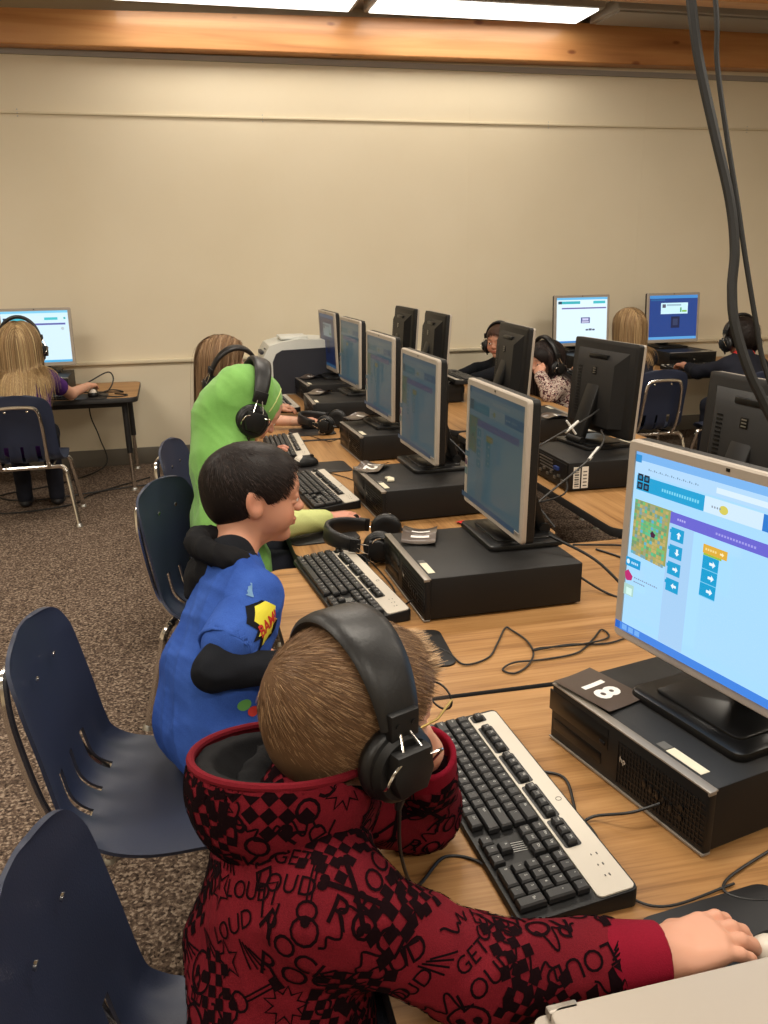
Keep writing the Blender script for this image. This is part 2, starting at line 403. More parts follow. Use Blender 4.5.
def ui_code(rnd=0, full=True):
    r = random.Random(rnd); P = []
    page = (166, 215, 250); P.append((0, 0, 1, 1, page))
    P.append((0, 0, 1, .045, (120, 178, 236))); P.append((0, .045, 1, .115, (176, 214, 246)))
    P.append((.0, .018, .035, .058, (40, 140, 205))); P.append((.45, .07, .75, .098, (214, 234, 252)))
    for k in range(26): P.append((.08+k*.011, .078+.004*(k % 3), .086+k*.011, .088, (118, 150, 180)))
    P.append((0.02, .125, .40, .205, (26, 158, 208))); P.append((.40, .125, .68, .205, (206, 230, 250))); P.append((.68, .125, 1.0, .205, (40, 120, 205)))
    for i in range(2):
        for j in range(2):
            P.append((.025+i*.038, .115+j*.045, .057+i*.038, .153+j*.045, (24, 30, 48)))
            P.append((.033+i*.038, .125+j*.045, .049+i*.038, .143+j*.045, (40, 120, 160)))
    for k in range(15): P.append((.17+k*.014, .158, .179+k*.014, .174, (120, 208, 236)))
    P.append(('poly', [(.50+.022*math.cos(a), .168+.022*math.sin(a)) for a in [2*PI*k/14 for k in range(14)]], (210, 200, 90)))
    for k in range(4): P.append((.44+k*.013, .162, .447+k*.013, .172, (140, 150, 160)))
    P.append(arrow(.72, .165, .03, 'r', (226, 236, 255))); P.append(arrow(.76, .165, .03, 'r', (226, 236, 255)))
    for k in range(5): P.append((.81+k*.018, .158, .822+k*.018, .172, (150, 200, 240)))
    # maze picture
    x0, y0, x1, y1 = .025, .255, .245, .56
    P.append((x0, y0, x1, y1, (150, 158, 96)))
    n, m_ = 13, 16
    for i in range(n):
        for j in range(m_):
            mid = abs(i-6) < 4 and 4 < j < 9
            c = r.choice([(96, 176, 120), (88, 190, 140), (120, 186, 110), (92, 176, 200)]) if (mid or r.random() < .25) else r.choice([(176, 164, 92), (150, 150, 84), (190, 170, 104), (112, 150, 110), (160, 156, 120), (120, 160, 168)])
            a = x0+(x1-x0)*i/n; b = y0+(y1-y0)*j/m_
            P.append((a+.0015, b+.0015, a+(x1-x0)/n-.001, b+(y1-y0)/m_-.001, c))
    P.append(('poly', [(.165, .385), (.185, .40), (.18, .42), (.16, .42), (.155, .40)], (70, 30, 60)))
    P.append((.025, .575, .115, .625, (18, 150, 208)))
    P.append(('poly', [(.04+.01*math.cos(a), .60+.014*math.sin(a)) for a in [2*PI*k/10 for k in range(10)]], (210, 236, 250)))
    for k in range(4): P.append((.06+k*.011, .594, .068+k*.011, .607, (180, 222, 246)))
    P.append(('poly', [(.025, .665), (.045, .645), (.06, .66), (.075, .675), (.07, .70), (.04, .71), (.03, .695)], (186, 40, 110)))
    for k in range(12): P.append((.085+k*.012, .672+.002*(k % 2), .093+k*.012, .680, (130, 150, 180)))
    for k in range(6): P.append((.085+k*.012, .694, .093+k*.012, .702, (130, 150, 180)))
    P.append((.03, .725, .09, .79, (170, 210, 200))); P.append((.045, .745, .08, .785, (206, 240, 232)))
    # toolbox and workspace bar
    P.append((.262, .245, 1.0, .305, (104, 100, 206)))
    for k in range(4): P.append((.30+k*.012, .270, .308+k*.012, .281, (176, 172, 236)))
    for k in range(14): P.append((.50+k*.014, .272, .509+k*.014, .283, (160, 156, 230)))
    P.append((.262, .305, .395, .955, (164, 204, 240)))
    for k, d in enumerate('udrl'):
        y = .322+k*.090
        P.append((.275, y, .345, y+.068, (20, 156, 206))); P.append((.268, y+.012, .278, y+.03, (20, 156, 206)))
        P.append(arrow(.318, y+.034, .036, d, (232, 244, 255)))
    P.append((.45, .345, .57, .39, (220, 172, 60))); P.append((.455, .39, .545, .40, (150, 190, 60)))
    for k in range(5): P.append((.462+k*.012, .362, .47+k*.012, .373, (240, 214, 140)))
    P.append(arrow(.545, .368, .024, 'r', (250, 236, 190)))
    for k in range(3):
        y = .40+k*.070
        P.append((.455, y, .535, y+.066, (20, 156, 206))); P.append((.455, y+.066, .535, y+.070, (120, 200, 236))); P.append(arrow(.505, y+.034, .038, 'r', (232, 244, 255)))
    # task bar
    P.append((0, .955, 1, 1, (62, 130, 222)))
    P.append((.0, .957, .03, .998, (20, 96, 190)))
    for k in range(3): P.append((.045+k*.04, .962, .075+k*.04, .992, (110, 170, 236)))
    return P
def ui_simple(kind):
    if kind == 'white':
        P = [(0, 0, 1, 1, (214, 240, 255)), (0, 0, 1, .045, (128, 206, 240)), (0, .045, 1, .10, (210, 240, 250)), (.03, .13, .36, .18, (60, 190, 205)), (.03, .13, .09, .18, (20, 50, 80)),
             (.64, .13, .84, .18, (70, 196, 206)), (.93, .13, .96, .17, (60, 180, 180)), (.04, .24, .95, .275, (96, 100, 170)), (.04, .285, .25, .36, (226, 246, 255)),
             (0, .955, 1, 1, (86, 176, 226))]
        P += [('poly', [(.9+.025*math.cos(a), .35+.03*math.sin(a)) for a in [2*PI*k/12 for k in range(12)]], (190, 205, 210))]
    elif kind == 'popup':
        P = [(0, 0, 1, 1, (224, 246, 255)), (0, 0, 1, .05, (110, 190, 235)), (.03, .08, .46, .14, (60, 180, 190)), (.03, .08, .10, .14, (30, 70, 90)), (.72, .08, .96, .14, (70, 190, 200)), (.10, .22, .98, .25, (110, 100, 165)),
             (.48, .44, .66, .57, (90, 92, 150)), (.51, .46, .63, .51, (206, 206, 240)), (.50, .53, .64, .555, (220, 220, 246)), (.58, .70, .63, .735, (70, 80, 110)), (.64, .69, .70, .735, (90, 96, 120)), (.71, .70, .76, .735, (60, 70, 100)), (0, .955, 1, 1, (60, 130, 200))]
    else:
        P = [(0, 0, 1, 1, (34, 66, 134)), (0, 0, 1, .07, (70, 140, 205)), (.03, .085, .32, .12, (40, 96, 150)), (.24, .17, .80, .42, (205, 240, 250)), (.27, .20, .34, .28, (90, 90, 110)), (.36, .20, .66, .24, (160, 190, 205)), (.68, .34, .78, .38, (130, 190, 70)), (.64, .28, .67, .38, (70, 160, 90)),
             (.46, .48, .64, .74, (24, 34, 70)), (.50, .53, .60, .68, (48, 60, 96)), (0, .94, 1, 1, (90, 160, 220))]
    return P
def make_screen(w, h, patches, mat_, parent, curve=0):
    mb, cols = screen_geo(w, h, patches)
    o = mb.build('screen', mat_, parent, smooth=False)
    me = o.data; ca = me.color_attributes.new('Col', 'FLOAT_COLOR', 'CORNER')
    arr = []
    for p, c in zip(me.polygons, cols):
        arr += [*lin(c), 1.0]*p.loop_total
    ca.data.foreach_set('color', arr)
    return o
# monitor: origin under the panel centre on the surface it stands on; panel faces local -x
def make_monitor(patches, smat, zc=.206, tilt=2.0, pw=.392, ph=.328):
    root = thing('computer_monitor', 'x', 'monitor')
    b = MB()
    base = rrect(.19, .225, .018, 5, .052, 0)
    b.prism(base, 0, .012, 0, bev=.006)
    b.prism(rrect(.14, .17, .014, 4, .055, 0), .012, .016, 0, bev=.002)
    b.build('stand_base', 'black_gloss', root)
    n = MB(); A = Vector((.125, 0, .016)); B = Vector((.05, 0, zc+.02)); dv = (B-A)
    L = dv.length; ang = math.atan2(dv.x, dv.z)
    X = Matrix.Translation(A) @ Euler((0, ang, 0)).to_matrix().to_4x4()
    n.box((0, 0, L/2), (.024, .076, L), 0, X, bev=.005); n.cyl((.125, -.045, .022), (.125, .045, .022), .014, n=14)
    n.cyl((.05, -.05, zc+.02), (.05, .05, zc+.02), .012, n=12)
    n.build('stand_arm', 'black', root)
    X = T(0, 0, zc, ry=R(tilt))
    f = MB(); bx, bt, bb = .0165, .0165, .022
    outer = rrect(pw, ph, .010, 4)
    iw, ih, ic = pw-2*bx, ph-bt-bb, (bb-bt)/2
    inner = rrect(iw, ih, .001, 4, 0, ic)
    k = len(outer); vs = []
    o2 = rrect(pw-.006, ph-.006, .008, 4)
    for P_, z in ((outer, .012), (outer, .003), (o2, 0), (inner, .0005), (inner, .004)): vs += [(z, -x, y) for x, y in P_]
    fs = []
    for a in range(4):
        for i in range(k):
            j = (i+1) % k; fs.append((a*k+i, a*k+j, (a+1)*k+j, (a+1)*k+i))
    f.add(vs, fs, 0, X); f.build('bezel', 'silver', root)
    s = make_screen(iw, ih, patches, smat, root); s.matrix_local = X @ T(.0028, 0, ic)
    c = MB(); c.box((-.0002, 0, ph/2-.008), (.001, .007, .005), 0, X, bev=.0004); c.build('maker_badge', 'black_gloss', root)
    bk = MB(); bk.add([(x_, -x, y) for P_, x_ in ((outer, .012), (outer, .030), (rrect(pw-.02, ph-.02, .012, 4), .036)) for x, y in P_],
                      [(a*k+i, a*k+(i+1) % k, (a+1)*k+(i+1) % k, (a+1)*k+i) for a in range(2) for i in range(k)]+[tuple(range(2*k, 3*k))], 0, X)
    # tapered rear hump
    r0 = [(.036, y, z) for y, z in ((-.155, .13), (.155, .13), (.155, -.13), (-.155, -.13))]
    r1 = [(.066, y, z) for y, z in ((-.115, .085), (.115, .085), (.115, -.135), (-.115, -.135))]
    bk.add(r0+r1, [(0, 1, 5, 4), (1, 2, 6, 5), (2, 3, 7, 6), (3, 0, 4, 7), (4, 5, 6, 7)], 0, X)
    o = bk.build('rear_shell', 'black_case', root)
    h = MB(); h.box((.052, 0, .108), (.016, .11, .016), 0, X @ T(0, 0, 0, ry=R(0)), bev=.003); h.build('carry_slot', 'black_gloss', o)
    l = MB(); l.box((.0666, 0, .058), (.001, .028, .028), 0, X, bev=.0003); 
    for k2 in range(3): l.box((.0672, 0, .05+k2*.008), (.001, .018, .003), 1, X)
    l.build('rear_badge', ['black_gloss', 'steel'], o)
    vv = MB()
    for k2 in range(16): vv.box((.0668, -.09, -.10+k2*.011), (.001, .022, .005), 0, X)
    vv.build('rear_vents', 'black_gloss', o)
    return root

# ------------------------------------------------------------------ keyboard: x toward the silver back strip, left end = +y, origin centre bottom
KB = None
def key_layout():
    K = []; u = .019; x0 = .2285-.011
    def row(x, labels, start=0):
        p = start
        for lb in labels:
            t, w = lb if isinstance(lb, tuple) else (lb, 1)
            if t is not None: K.append((x0-(p+w/2)*u, x, w*u-.0022, .0168, t))
            p += w
    X = [-.064, -.045, -.026, -.007, .012]
    row(X[4], ['~', '1', '2', '3', '4', '5', '6', '7', '8', '9', '0', '-', '=', ('Bk', 2)])
    row(X[3], [('Tab', 1.5)]+list('QWERTYUIOP[]')+[('\\', 1.5)])
    row(X[2], [('Caps', 1.75)]+list("ASDFGHJKL;'")+[('Enter', 2.25)])
    row(X[1], [('Shift', 2.25)]+list('ZXCVBNM,./')+[('Shift', 2.75)])
    row(X[0], [('Ctrl', 1.5), ('W', 1), ('Alt', 1.25), ('', 5.75), ('Alt', 1.25), ('W', 1), ('M', 1), ('Ctrl', 1.5)][:8])
    s = 15.35
    row(X[4], ['Ins', 'Hm', 'Up'], s); row(X[3], ['Del', 'End', 'Dn'], s)
    row(X[1], ['A'], s+1); row(X[0], ['<', 'v', '>'], s)
    s = 18.65
    row(X[4], ['Nm', '/', '*', '-'], s); row(X[3], ['7', '8', '9'], s); row(X[2], ['4', '5', '6'], s)
    row(X[1], ['1', '2', '3'], s); row(X[0], [('0', 2), '.'], s)
    K.append((x0-(s+3.5)*u, (X[3]+X[2])/2, u-.0022, .0358, '+')); K.append((x0-(s+3.5)*u, (X[1]+X[0])/2, u-.0022, .0358, 'En'))
    return K
def fkeys():
    u = .019; x0 = .2285-.011; G = []
    G.append([(x0-.5*u, 'Esc')])
    n = 1
    for st in (2, 6.5, 11):
        G.append([(x0-(st+.5+k)*u, 'F%d' % (n+k)) for k in range(4)]); n += 4
    G.append([(x0-(15.35+.5+k)*u, t) for k, t in enumerate(['Prt', 'Scr', 'Brk'])])
    return G
def kb_z(x): return .013+(x+.078)/.156*.016
def key_mb(y, x, wy, wx, t, big=True):
    b = MB(); z = kb_z(x)-.001; h = .0085; sl = math.atan2(.016, .156)
    X = T(x, y, z, ry=-sl)
    a, c = wx/2, wy/2; a1, c1 = a-.0022, c-.0022
    vs = [(-a, -c, 0), (a, -c, 0), (a, c, 0), (-a, c, 0), (-a+.0004, -c+.0004, h*.7), (a-.0004, -c+.0004, h*.7), (a-.0004, c-.0004, h*.7), (-a+.0004, c-.0004, h*.7), (-a1, -c1, h), (a1, -c1, h), (a1, c1, h), (-a1, c1, h)]
    b.add(vs, [(0, 1, 5, 4), (1, 2, 6, 5), (2, 3, 7, 6), (3, 0, 4, 7), (4, 5, 9, 8), (5, 6, 10, 9), (6, 7, 11, 10), (7, 4, 8, 11), (8, 9, 10, 11)], 0, X)
    if t and big:
        v_, f_ = text_geo(t, .0052 if len(t) < 3 else .0042)
        Xt = X @ Matrix(((0, 1, 0, a1*.30), (-1, 0, 0, c1-.0042-.0012*min(len(t), 4)*.6), (0, 0, 1, h+.00012), (0, 0, 0, 1)))
        b.add(v_, f_, 1, Xt)
    return b
def make_keyboard(individual, big=True):
    root = thing('keyboard', 'x', 'keyboard')
    L = .457; W = .158
    poly = rrect(W, L, .010, 4)
    b = MB(); k = len(poly)
    vs = [(x, y, .001) for x, y in poly]+[(x, y, kb_z(x)-.006) for x, y in poly]+[(x*.985, y*.996, kb_z(x)-.003) for x, y in poly]
    b.add(vs, [(a*k+i, a*k+(i+1) % k, (a+1)*k+(i+1) % k, (a+1)*k+i) for a in range(2) for i in range(k)]+[tuple(range(2*k, 3*k)), tuple(range(k))[::-1]])
    for sy in (-1, 1): b.box((.062, sy*.19, -.001+.004), (.03, .03, .008), 0, bev=.001)
    b.build('body', 'black', root)
    s = MB(); sp = rrect(.050, L-.012, .007, 4, .050, -.002)
    kk = len(sp); vs = [(x, y, kb_z(x)-.004) for x, y in sp]+[(x, y, kb_z(x)-.0010) for x, y in sp]
    s.add(vs, [(i, (i+1) % kk, kk+(i+1) % kk, kk+i) for i in range(kk)]+[tuple(range(kk, 2*kk))])
    s.build('silver_strip', 'silver_kb', root)
    w_ = MB()
    for g in fkeys():
        y0 = g[0][0]+.011; y1 = g[-1][0]-.011
        pl = rrect(.024, y0-y1, .004, 3, .040, (y0+y1)/2); q = len(pl)
        w_.add([(x, y, kb_z(x)-.0006) for x, y in pl], [tuple(range(q))])
    w_.build('function_key_well', 'black_gloss', root)
    li = MB()
    for kx in range(3):
        li.box((.060-kx*.002, -.155-kx*.020, kb_z(.05)+.0004), (.0016, .004, .0006), 0); li.box((.052-kx*.001, -.155-kx*.020, kb_z(.048)+.0002), (.0014, .0025, .0006), 0)
    li.build('indicator_marks', 'grey_print', root)
    MB().lathe([(.0045, 0), (.0045, .0005), (.0035, .0005), (.0035, 0)], 16, 0, T(.066, -.035, kb_z(.066)-.0012, ry=-.1)).build('maker_badge', 'grey_print', root)
    # printed help text between arrow keys and pad
    tx = MB()
    for q in range(5): tx.box((-.026, .2285-.011-16.9*.019+.010-q*.0042, kb_z(-.026)-.0021), (.030 if q != 2 else .018, .0007, .0003), 0, T())
    tx.build('printed_note', 'grey_print' if False else 'legend', root)
    keys = key_layout()
    fk = [(y, .040, .0155, .0135, t) for g in fkeys() for y, t in g]
    allk = fk+keys
    if individual:
        for q, (y, x, wy, wx, t) in enumerate(allk[:100]):
            key_mb(y, x, wy, wx, t, big).build('key', ['key', 'legend'], root, smooth=False)
        m_ = MB()
        for (y, x, wy, wx, t) in allk[100:]:
            e = key_mb(y, x, wy, wx, t, big); m_.add(e.v, e.f); m_.m[-len(e.f):] = e.m
        if m_.v: o = m_.build('keys', ['key', 'legend'], root, smooth=False); o['kind'] = 'stuff'
    else:
        m_ = MB()
        for (y, x, wy, wx, t) in allk:
            e = key_mb(y, x, wy, wx, t, big); m_.add(e.v, e.f); m_.m[-len(e.f):] = e.m
        m_.build('keys', ['key', 'legend'], root, smooth=False)['kind'] = 'stuff'
    return root

def make_mouse():
    root = thing('computer_mouse', 'x', 'mouse')
    def shell(sx, sy, sz, z0, cut):
        bm = bmesh.new(); bmesh.ops.create_uvsphere(bm, u_segments=20, v_segments=14, radius=1)
        for v in bm.verts:
            x, y, z = v.co; z = max(z, cut)
            v.co = Vector((x*sx, y*sy*(1-.10*x), z*sz*(1-.12*x)+z0))
        return bm
    b = MB(); b.bm(shell(.053, .030, .034, .006, -.1)); b.build('body', 'black', root)
    t = MB(); t.bm(shell(.030, .024, .031, .0105, .35), X=T(-.018, 0, 0)); t.build('silver_back', 'silver_kb', root)
    w = MB(); w.cyl((.026, -.004, .034), (.026, .004, .034), .008, n=14); w.build('scroll_wheel', 'edge', root)
    return root
def make_pad():
    m = MB(); m.prism(rrect(.20, .17, .022, 5), .0, .004, 0, bev=.001)
    return tag(m.build('mouse_pad', 'edge'), 'x', 'mouse pad')

# ------------------------------------------------------------------ headphones, head frame: x forward, y left, z up
def make_headphones(gap=.080, h=.118, bw=.052, cz=-.036):
    root = thing('headphones', 'x', 'headphones')
    N = 28; vs = []; fs = []; sec = 10
    for i in range(N+1):
        a = PI*(i/N)*.86+PI*.07; y = -math.cos(a)*(gap+.010); z = .0+math.sin(a)*h
        wdt = bw/2*(.62+.38*math.sin(a)); th = .0075*(.6+.6*math.sin(a))
        nrm = Vector((0, -math.cos(a)*h, math.sin(a)*(gap+.01))).normalized()
        for k in range(sec):
            b_ = 2*PI*k/sec; cx = math.copysign(abs(math.cos(b_))**.55, math.cos(b_))*wdt; ct = math.copysign(abs(math.sin(b_))**.8, math.sin(b_))*th
            vs.append((cx, y+nrm.y*ct, z+nrm.z*ct))
    for i in range(N):
        for k in range(sec): l = (k+1) % sec; fs.append((i*sec+k, (i+1)*sec+k, (i+1)*sec+l, i*sec+l))
    fs.append(tuple(range(sec))); fs.append(tuple(N*sec+k for k in range(sec))[::-1])
    MB().add(vs, fs).build('headband', 'black_soft', root, ang=60)
    for s in (-1, 1):
        c = MB(); c.box((0, s*(gap+.012), .028), (.036, .010, .030), 0, bev=.002)
        for q in (-.010, .010): c.cyl((q, s*(gap+.016), .030), (q, s*(gap+.0185), .030), .0028, n=10)
        c.build('clamp_block', 'black', root)
        w = MB(); q = cz+.036
        w.tube(curve_pts([(-.006, s*(gap+.016), .020), (-.009, s*(gap+.024), .0+q*.5), (-.013, s*(gap+.031), -.016+q), (-.028, s*(gap+.034), -.024+q), (-.034, s*(gap+.030), -.040+q), (-.030, s*(gap+.018), -.050+q)], 4), .0015, 6)
        w.tube(curve_pts([(.006, s*(gap+.016), .020), (.012, s*(gap+.024), .0+q*.5), (.017, s*(gap+.032), -.018+q), (.034, s*(gap+.034), -.018+q), (.038, s*(gap+.026), -.028+q), (.034, s*(gap+.016), -.044+q)], 4), .0015, 6)
        w.build('wire_yoke', 'chrome', root)
        Xc = T(0, s*(gap-.004), cz, rx=-s*PI/2)
        cu = MB(); cu.lathe([(.018, -.008), (.034, -.010), (.042, -.004), (.044, .004), (.040, .012), (.030, .014), (.0, .014)], 26, 0, Xc); cu.build('ear_cushion', 'black_soft', root, ang=60)
        sh = MB(); sh.lathe([(.0, .012), (.039, .012), (.040, .018), (.034, .024), (.0, .026)], 26, 0, Xc)
        po = [(-.022, -.026), (.022, -.026), (.027, .0), (.018, .022), (-.018, .022), (-.027, 0)]
        sh.prism(po, .022, .038, 0, Xc @ T(0, 0, 0, rz=0 if s > 0 else PI), bev=.005)
        o = sh.build('ear_cup', 'black', root)
        g = MB(); g.cyl((0, s*(gap+.010), cz-.038), (0, s*(gap+.006), cz-.054), .006, .004, 10); g.build('cable_boot', 'edge', root)
    return root

# ------------------------------------------------------------------ chair: faces +x, origin on floor under the seat
def make_chair():
    root = thing('school_chair', 'x', 'chair')
    P = [(.172, .268), (.168, .292), (.150, .305), (.10, .309), (.03, .300), (-.05, .294), (-.105, .299), (-.138, .322), (-.155, .370), (-.170, .44), (-.188, .52), (-.200, .575), (-.206, .607)]
    W = [.130, .158, .168, .172, .172, .168, .160, .154, .150, .148, .145, .138, .070]
    sp = curve_pts([(x, 0, z) for x, z in P], 9); wv = curve_pts([(w, 0, 0) for w in W], 9)
    NU = 44; vs = []; NV = len(sp)
    tv = []
    for i, p in enumerate(sp):
        t = i/(NV-1); w = wv[i].x if t < .76 else .1475*max(1-((t-.76)/.24)**3.0*.90, .02)**.5; w = w if t > .10 else .168*max(1-((.10-t)/.10)**2.4*.45, .02)**.5; a = sp[max(i-1, 0)]; b = sp[min(i+1, NV-1)]; tg = (b-a).normalized(); nrm = Vector((-tg.z, 0, tg.x))  # points up/forward side
        if nrm.x+nrm.z < 0: nrm = -nrm
        for k in range(NU+1):
            u = k/NU*2-1
            b1 = min(max((t-.34)/.22, 0), 1); b1 = b1*b1*(3-2*b1); tp = 1-.6*min(max((t-.86)/.14, 0), 1)
            lift = (-.010*abs(u)**4)*(1-b1)+(.022*abs(u)**2.6)*b1*tp
            sc = .016*(1-u*u)*(1-b1)-.006*(1-u*u)*b1
            fl = 0
            if .36 < t < .72: fl = .007*(.5+.5*math.cos(u*3*PI*1.55))*math.sin((t-.36)/.36*PI)**2
            q = p+nrm*(lift-sc*.5-fl)
            vs.append(Vector((q.x, u*w, q.z)))
    def slot(i, k):
        t = (i+.5)/(NV-1); u = (k+.5)/NU*2-1
        for u0 in (-.44, 0, .44):
            if abs(u-u0) < .055 and .50 < t < .68: return True
        return False
    fs = [(i*(NU+1)+k, i*(NU+1)+k+1, (i+1)*(NU+1)+k+1, (i+1)*(NU+1)+k) for i in range(NV-1) for k in range(NU) if not slot(i, k)]
    me = bpy.data.meshes.new('seat_shell'); me.from_pydata([tuple(v) for v in vs], [], fs); me.materials.append(M['navy'])
    bm = bmesh.new(); bm.from_mesh(me); bmesh.ops.recalc_face_normals(bm, faces=bm.faces[:])
    bmesh.ops.solidify(bm, geom=bm.faces[:], thickness=.006); 
    loose = [v for v in bm.verts if not v.link_faces]; bmesh.ops.delete(bm, geom=loose, context='VERTS')
    bmesh.ops.recalc_face_normals(bm, faces=bm.faces[:]); bm.to_mesh(me); bm.free()
    me.polygons.foreach_set('use_smooth', [True]*len(me.polygons)); me.set_sharp_from_angle(angle=R(50))
    o = bpy.data.objects.new('seat_shell', me); COL.objects.link(o); o.parent = root
    for y in (-.045, .045):
        r = MB(); X = T(-.180, y, .535, ry=R(-78)); r.lathe([(0, 0), (.0055, 0), (.005, .003), (0, .004)], 12, 0, X @ T(0, 0, -.012)); r.lathe([(0, .0), (.0055, 0), (.005, .003), (0, .004)], 12, 0, X @ T(0, 0, .010)); r.build('rivet', 'chrome', root)
    fr = MB(); z = .272
    fr.tube(curve_pts([(.12, -.150, z), (.12, .0, z), (.12, .150, z)], 3), .010, 10)
    fr.tube([(-.11, -.150, z), (-.11, .150, z)], .010, 10)
    for s in (-1, 1): fr.tube([(.12, s*.11, z), (-.11, s*.11, z)], .009, 10)
    fr.build('seat_frame', 'chrome', root)
    bs = MB(); bs.tube(curve_pts([(-.118, -.10, z), (-.165, -.10, .33), (-.196, -.098, .46), (-.206, -.088, .535), (-.210, -.055, .556), (-.210, .055, .556), (-.206, .088, .535), (-.196, .098, .46), (-.165, .10, .33), (-.118, .10, z)], 6), .0085, 10)
    bs.build('back_support', 'chrome', root)
    for sx, xx in ((1, .12), (-1, -.11)):
        for sy in (-1, 1):
            l = MB(); l.tube(curve_pts([(xx, sy*.120, z), (xx, sy*.150, z-.002), (xx+sx*.006, sy*.168, z-.022), (xx+sx*.012, sy*.174, z-.06), (xx+sx*.055, sy*.200, .012)], 5), .0105, 10)
            lo = l.build('leg', 'chrome', root)
            g = MB(); g.lathe([(.0, 0), (.015, 0), (.013, .008), (.008, .016), (0, .018)], 14, 0, T(xx+sx*.056, sy*.201, 0)); g.build('foot_glide', 'steel', lo)
    return root

# ------------------------------------------------------------------ table: L along local x, W along local y, origin floor centre
def make_table(L, W, h, lam, ends=(1, 1), legs=((-1, -1), (1, -1), (1, 1), (-1, 1)), rad=.05):
    root = thing('classroom_table', 'x', 'table')
    poly = rrect(L-.004, W-.004, rad, 7)
    t = MB(); t.prism(poly, h-.026, h, 0); t.build('tabletop', lam, root, ang=30)
    e = MB(); po = rrect(L, W, rad+.002, 7); pi = rrect(L-.0045, W-.0045, rad-.0002, 7); k = len(po)
    vs = []
    for P_, z in ((pi, h-.0275), (po, h-.025), (po, h-.003), (pi, h+.0004)): vs += [(x, y, z) for x, y in P_]
    e.add(vs, [(a*k+i, a*k+(i+1) % k, (a+1)*k+(i+1) % k, (a+1)*k+i) for a in range(3) for i in range(k)]); e.build('edge_band', 'edge', root)
    f = MB(); 
    for s in (-1, 1): f.box((0, s*(W/2-.07), h-.042), (L-.16, .02, .032), 0, bev=.002)
    for s in (-1, 1): f.box((s*(L/2-.09), 0, h-.042), (.02, W-.13, .032), 0, bev=.002)
    f.build('under_frame', 'edge', root)
    for sx, sy in legs:
        x, y = sx*(L/2-.075), sy*(W/2-.075)
        l = MB(); l.tube([(x, y, h-.03), (x+sx*.006, y+sy*.006, .215)], .017, 14); lo = l.build('leg', 'edge', root)
        i_ = MB(); i_.tube([(x+sx*.006, y+sy*.006, .23), (x+sx*.012, y+sy*.012, .014)], .0125, 12); i_.build('leg_insert', 'chrome', lo)
        g = MB(); g.lathe([(0, 0), (.018, 0), (.016, .010), (.009, .018), (0, .02)], 14, 0, T(x+sx*.012, y+sy*.012, 0)); g.build('foot_glide', 'steel', lo)
    return root
def cable(name, label, pts, r=.0022, n=8, m='cable', cat='cable', group=None):
    return tag(MB().tube(curve_pts(pts, n), r, 7).build(name, m), label, cat, group)
def make_card(txt, big=.060, curl=1.0):
    """laminated number card; text right = -y, text up = +x"""
    root = thing('number_card', 'x', 'card')
    def zc(x, y): return .0012+.0018*(x/.042)**2+curl*(.003+.010*(abs(x)/.045)**2*(.6+.4*math.sin(y*40))+.003*math.sin(y*55+1))
    b = MB(); n = 14; vs = []; 
    for i in range(n+1):
        for j in range(n+1):
            x = -.042+.084*i/n; y = -.060+.120*j/n; vs.append((x, y, zc(x, y)))
    b.add(vs, [(i*(n+1)+j, (i+1)*(n+1)+j, (i+1)*(n+1)+j+1, i*(n+1)+j+1) for i in range(n) for j in range(n)])
    b.add([(x, y, z-.0008) for x, y, z in vs], [(i*(n+1)+j, i*(n+1)+j+1, (i+1)*(n+1)+j+1, (i+1)*(n+1)+j) for i in range(n) for j in range(n)])
    b.build('card_sheet', 'card', root)
    v_, f_ = text_geo(txt, big, .036)
    bm = bmesh.new(); vv = [bm.verts.new((y, -x, 0)) for x, y, z in v_]
    for f in f_:
        try: bm.faces.new([vv[i] for i in f])
        except Exception: pass
    bmesh.ops.triangulate(bm, faces=bm.faces[:]); bmesh.ops.subdivide_edges(bm, edges=[e for e in bm.edges if e.calc_length() > .012], cuts=2)
    for v in bm.verts: v.co.z = zc(v.co.x, v.co.y)+.0006
    m_ = MB().bm(bm); m_.build('number', 'white_print', root, smooth=False)
    return root
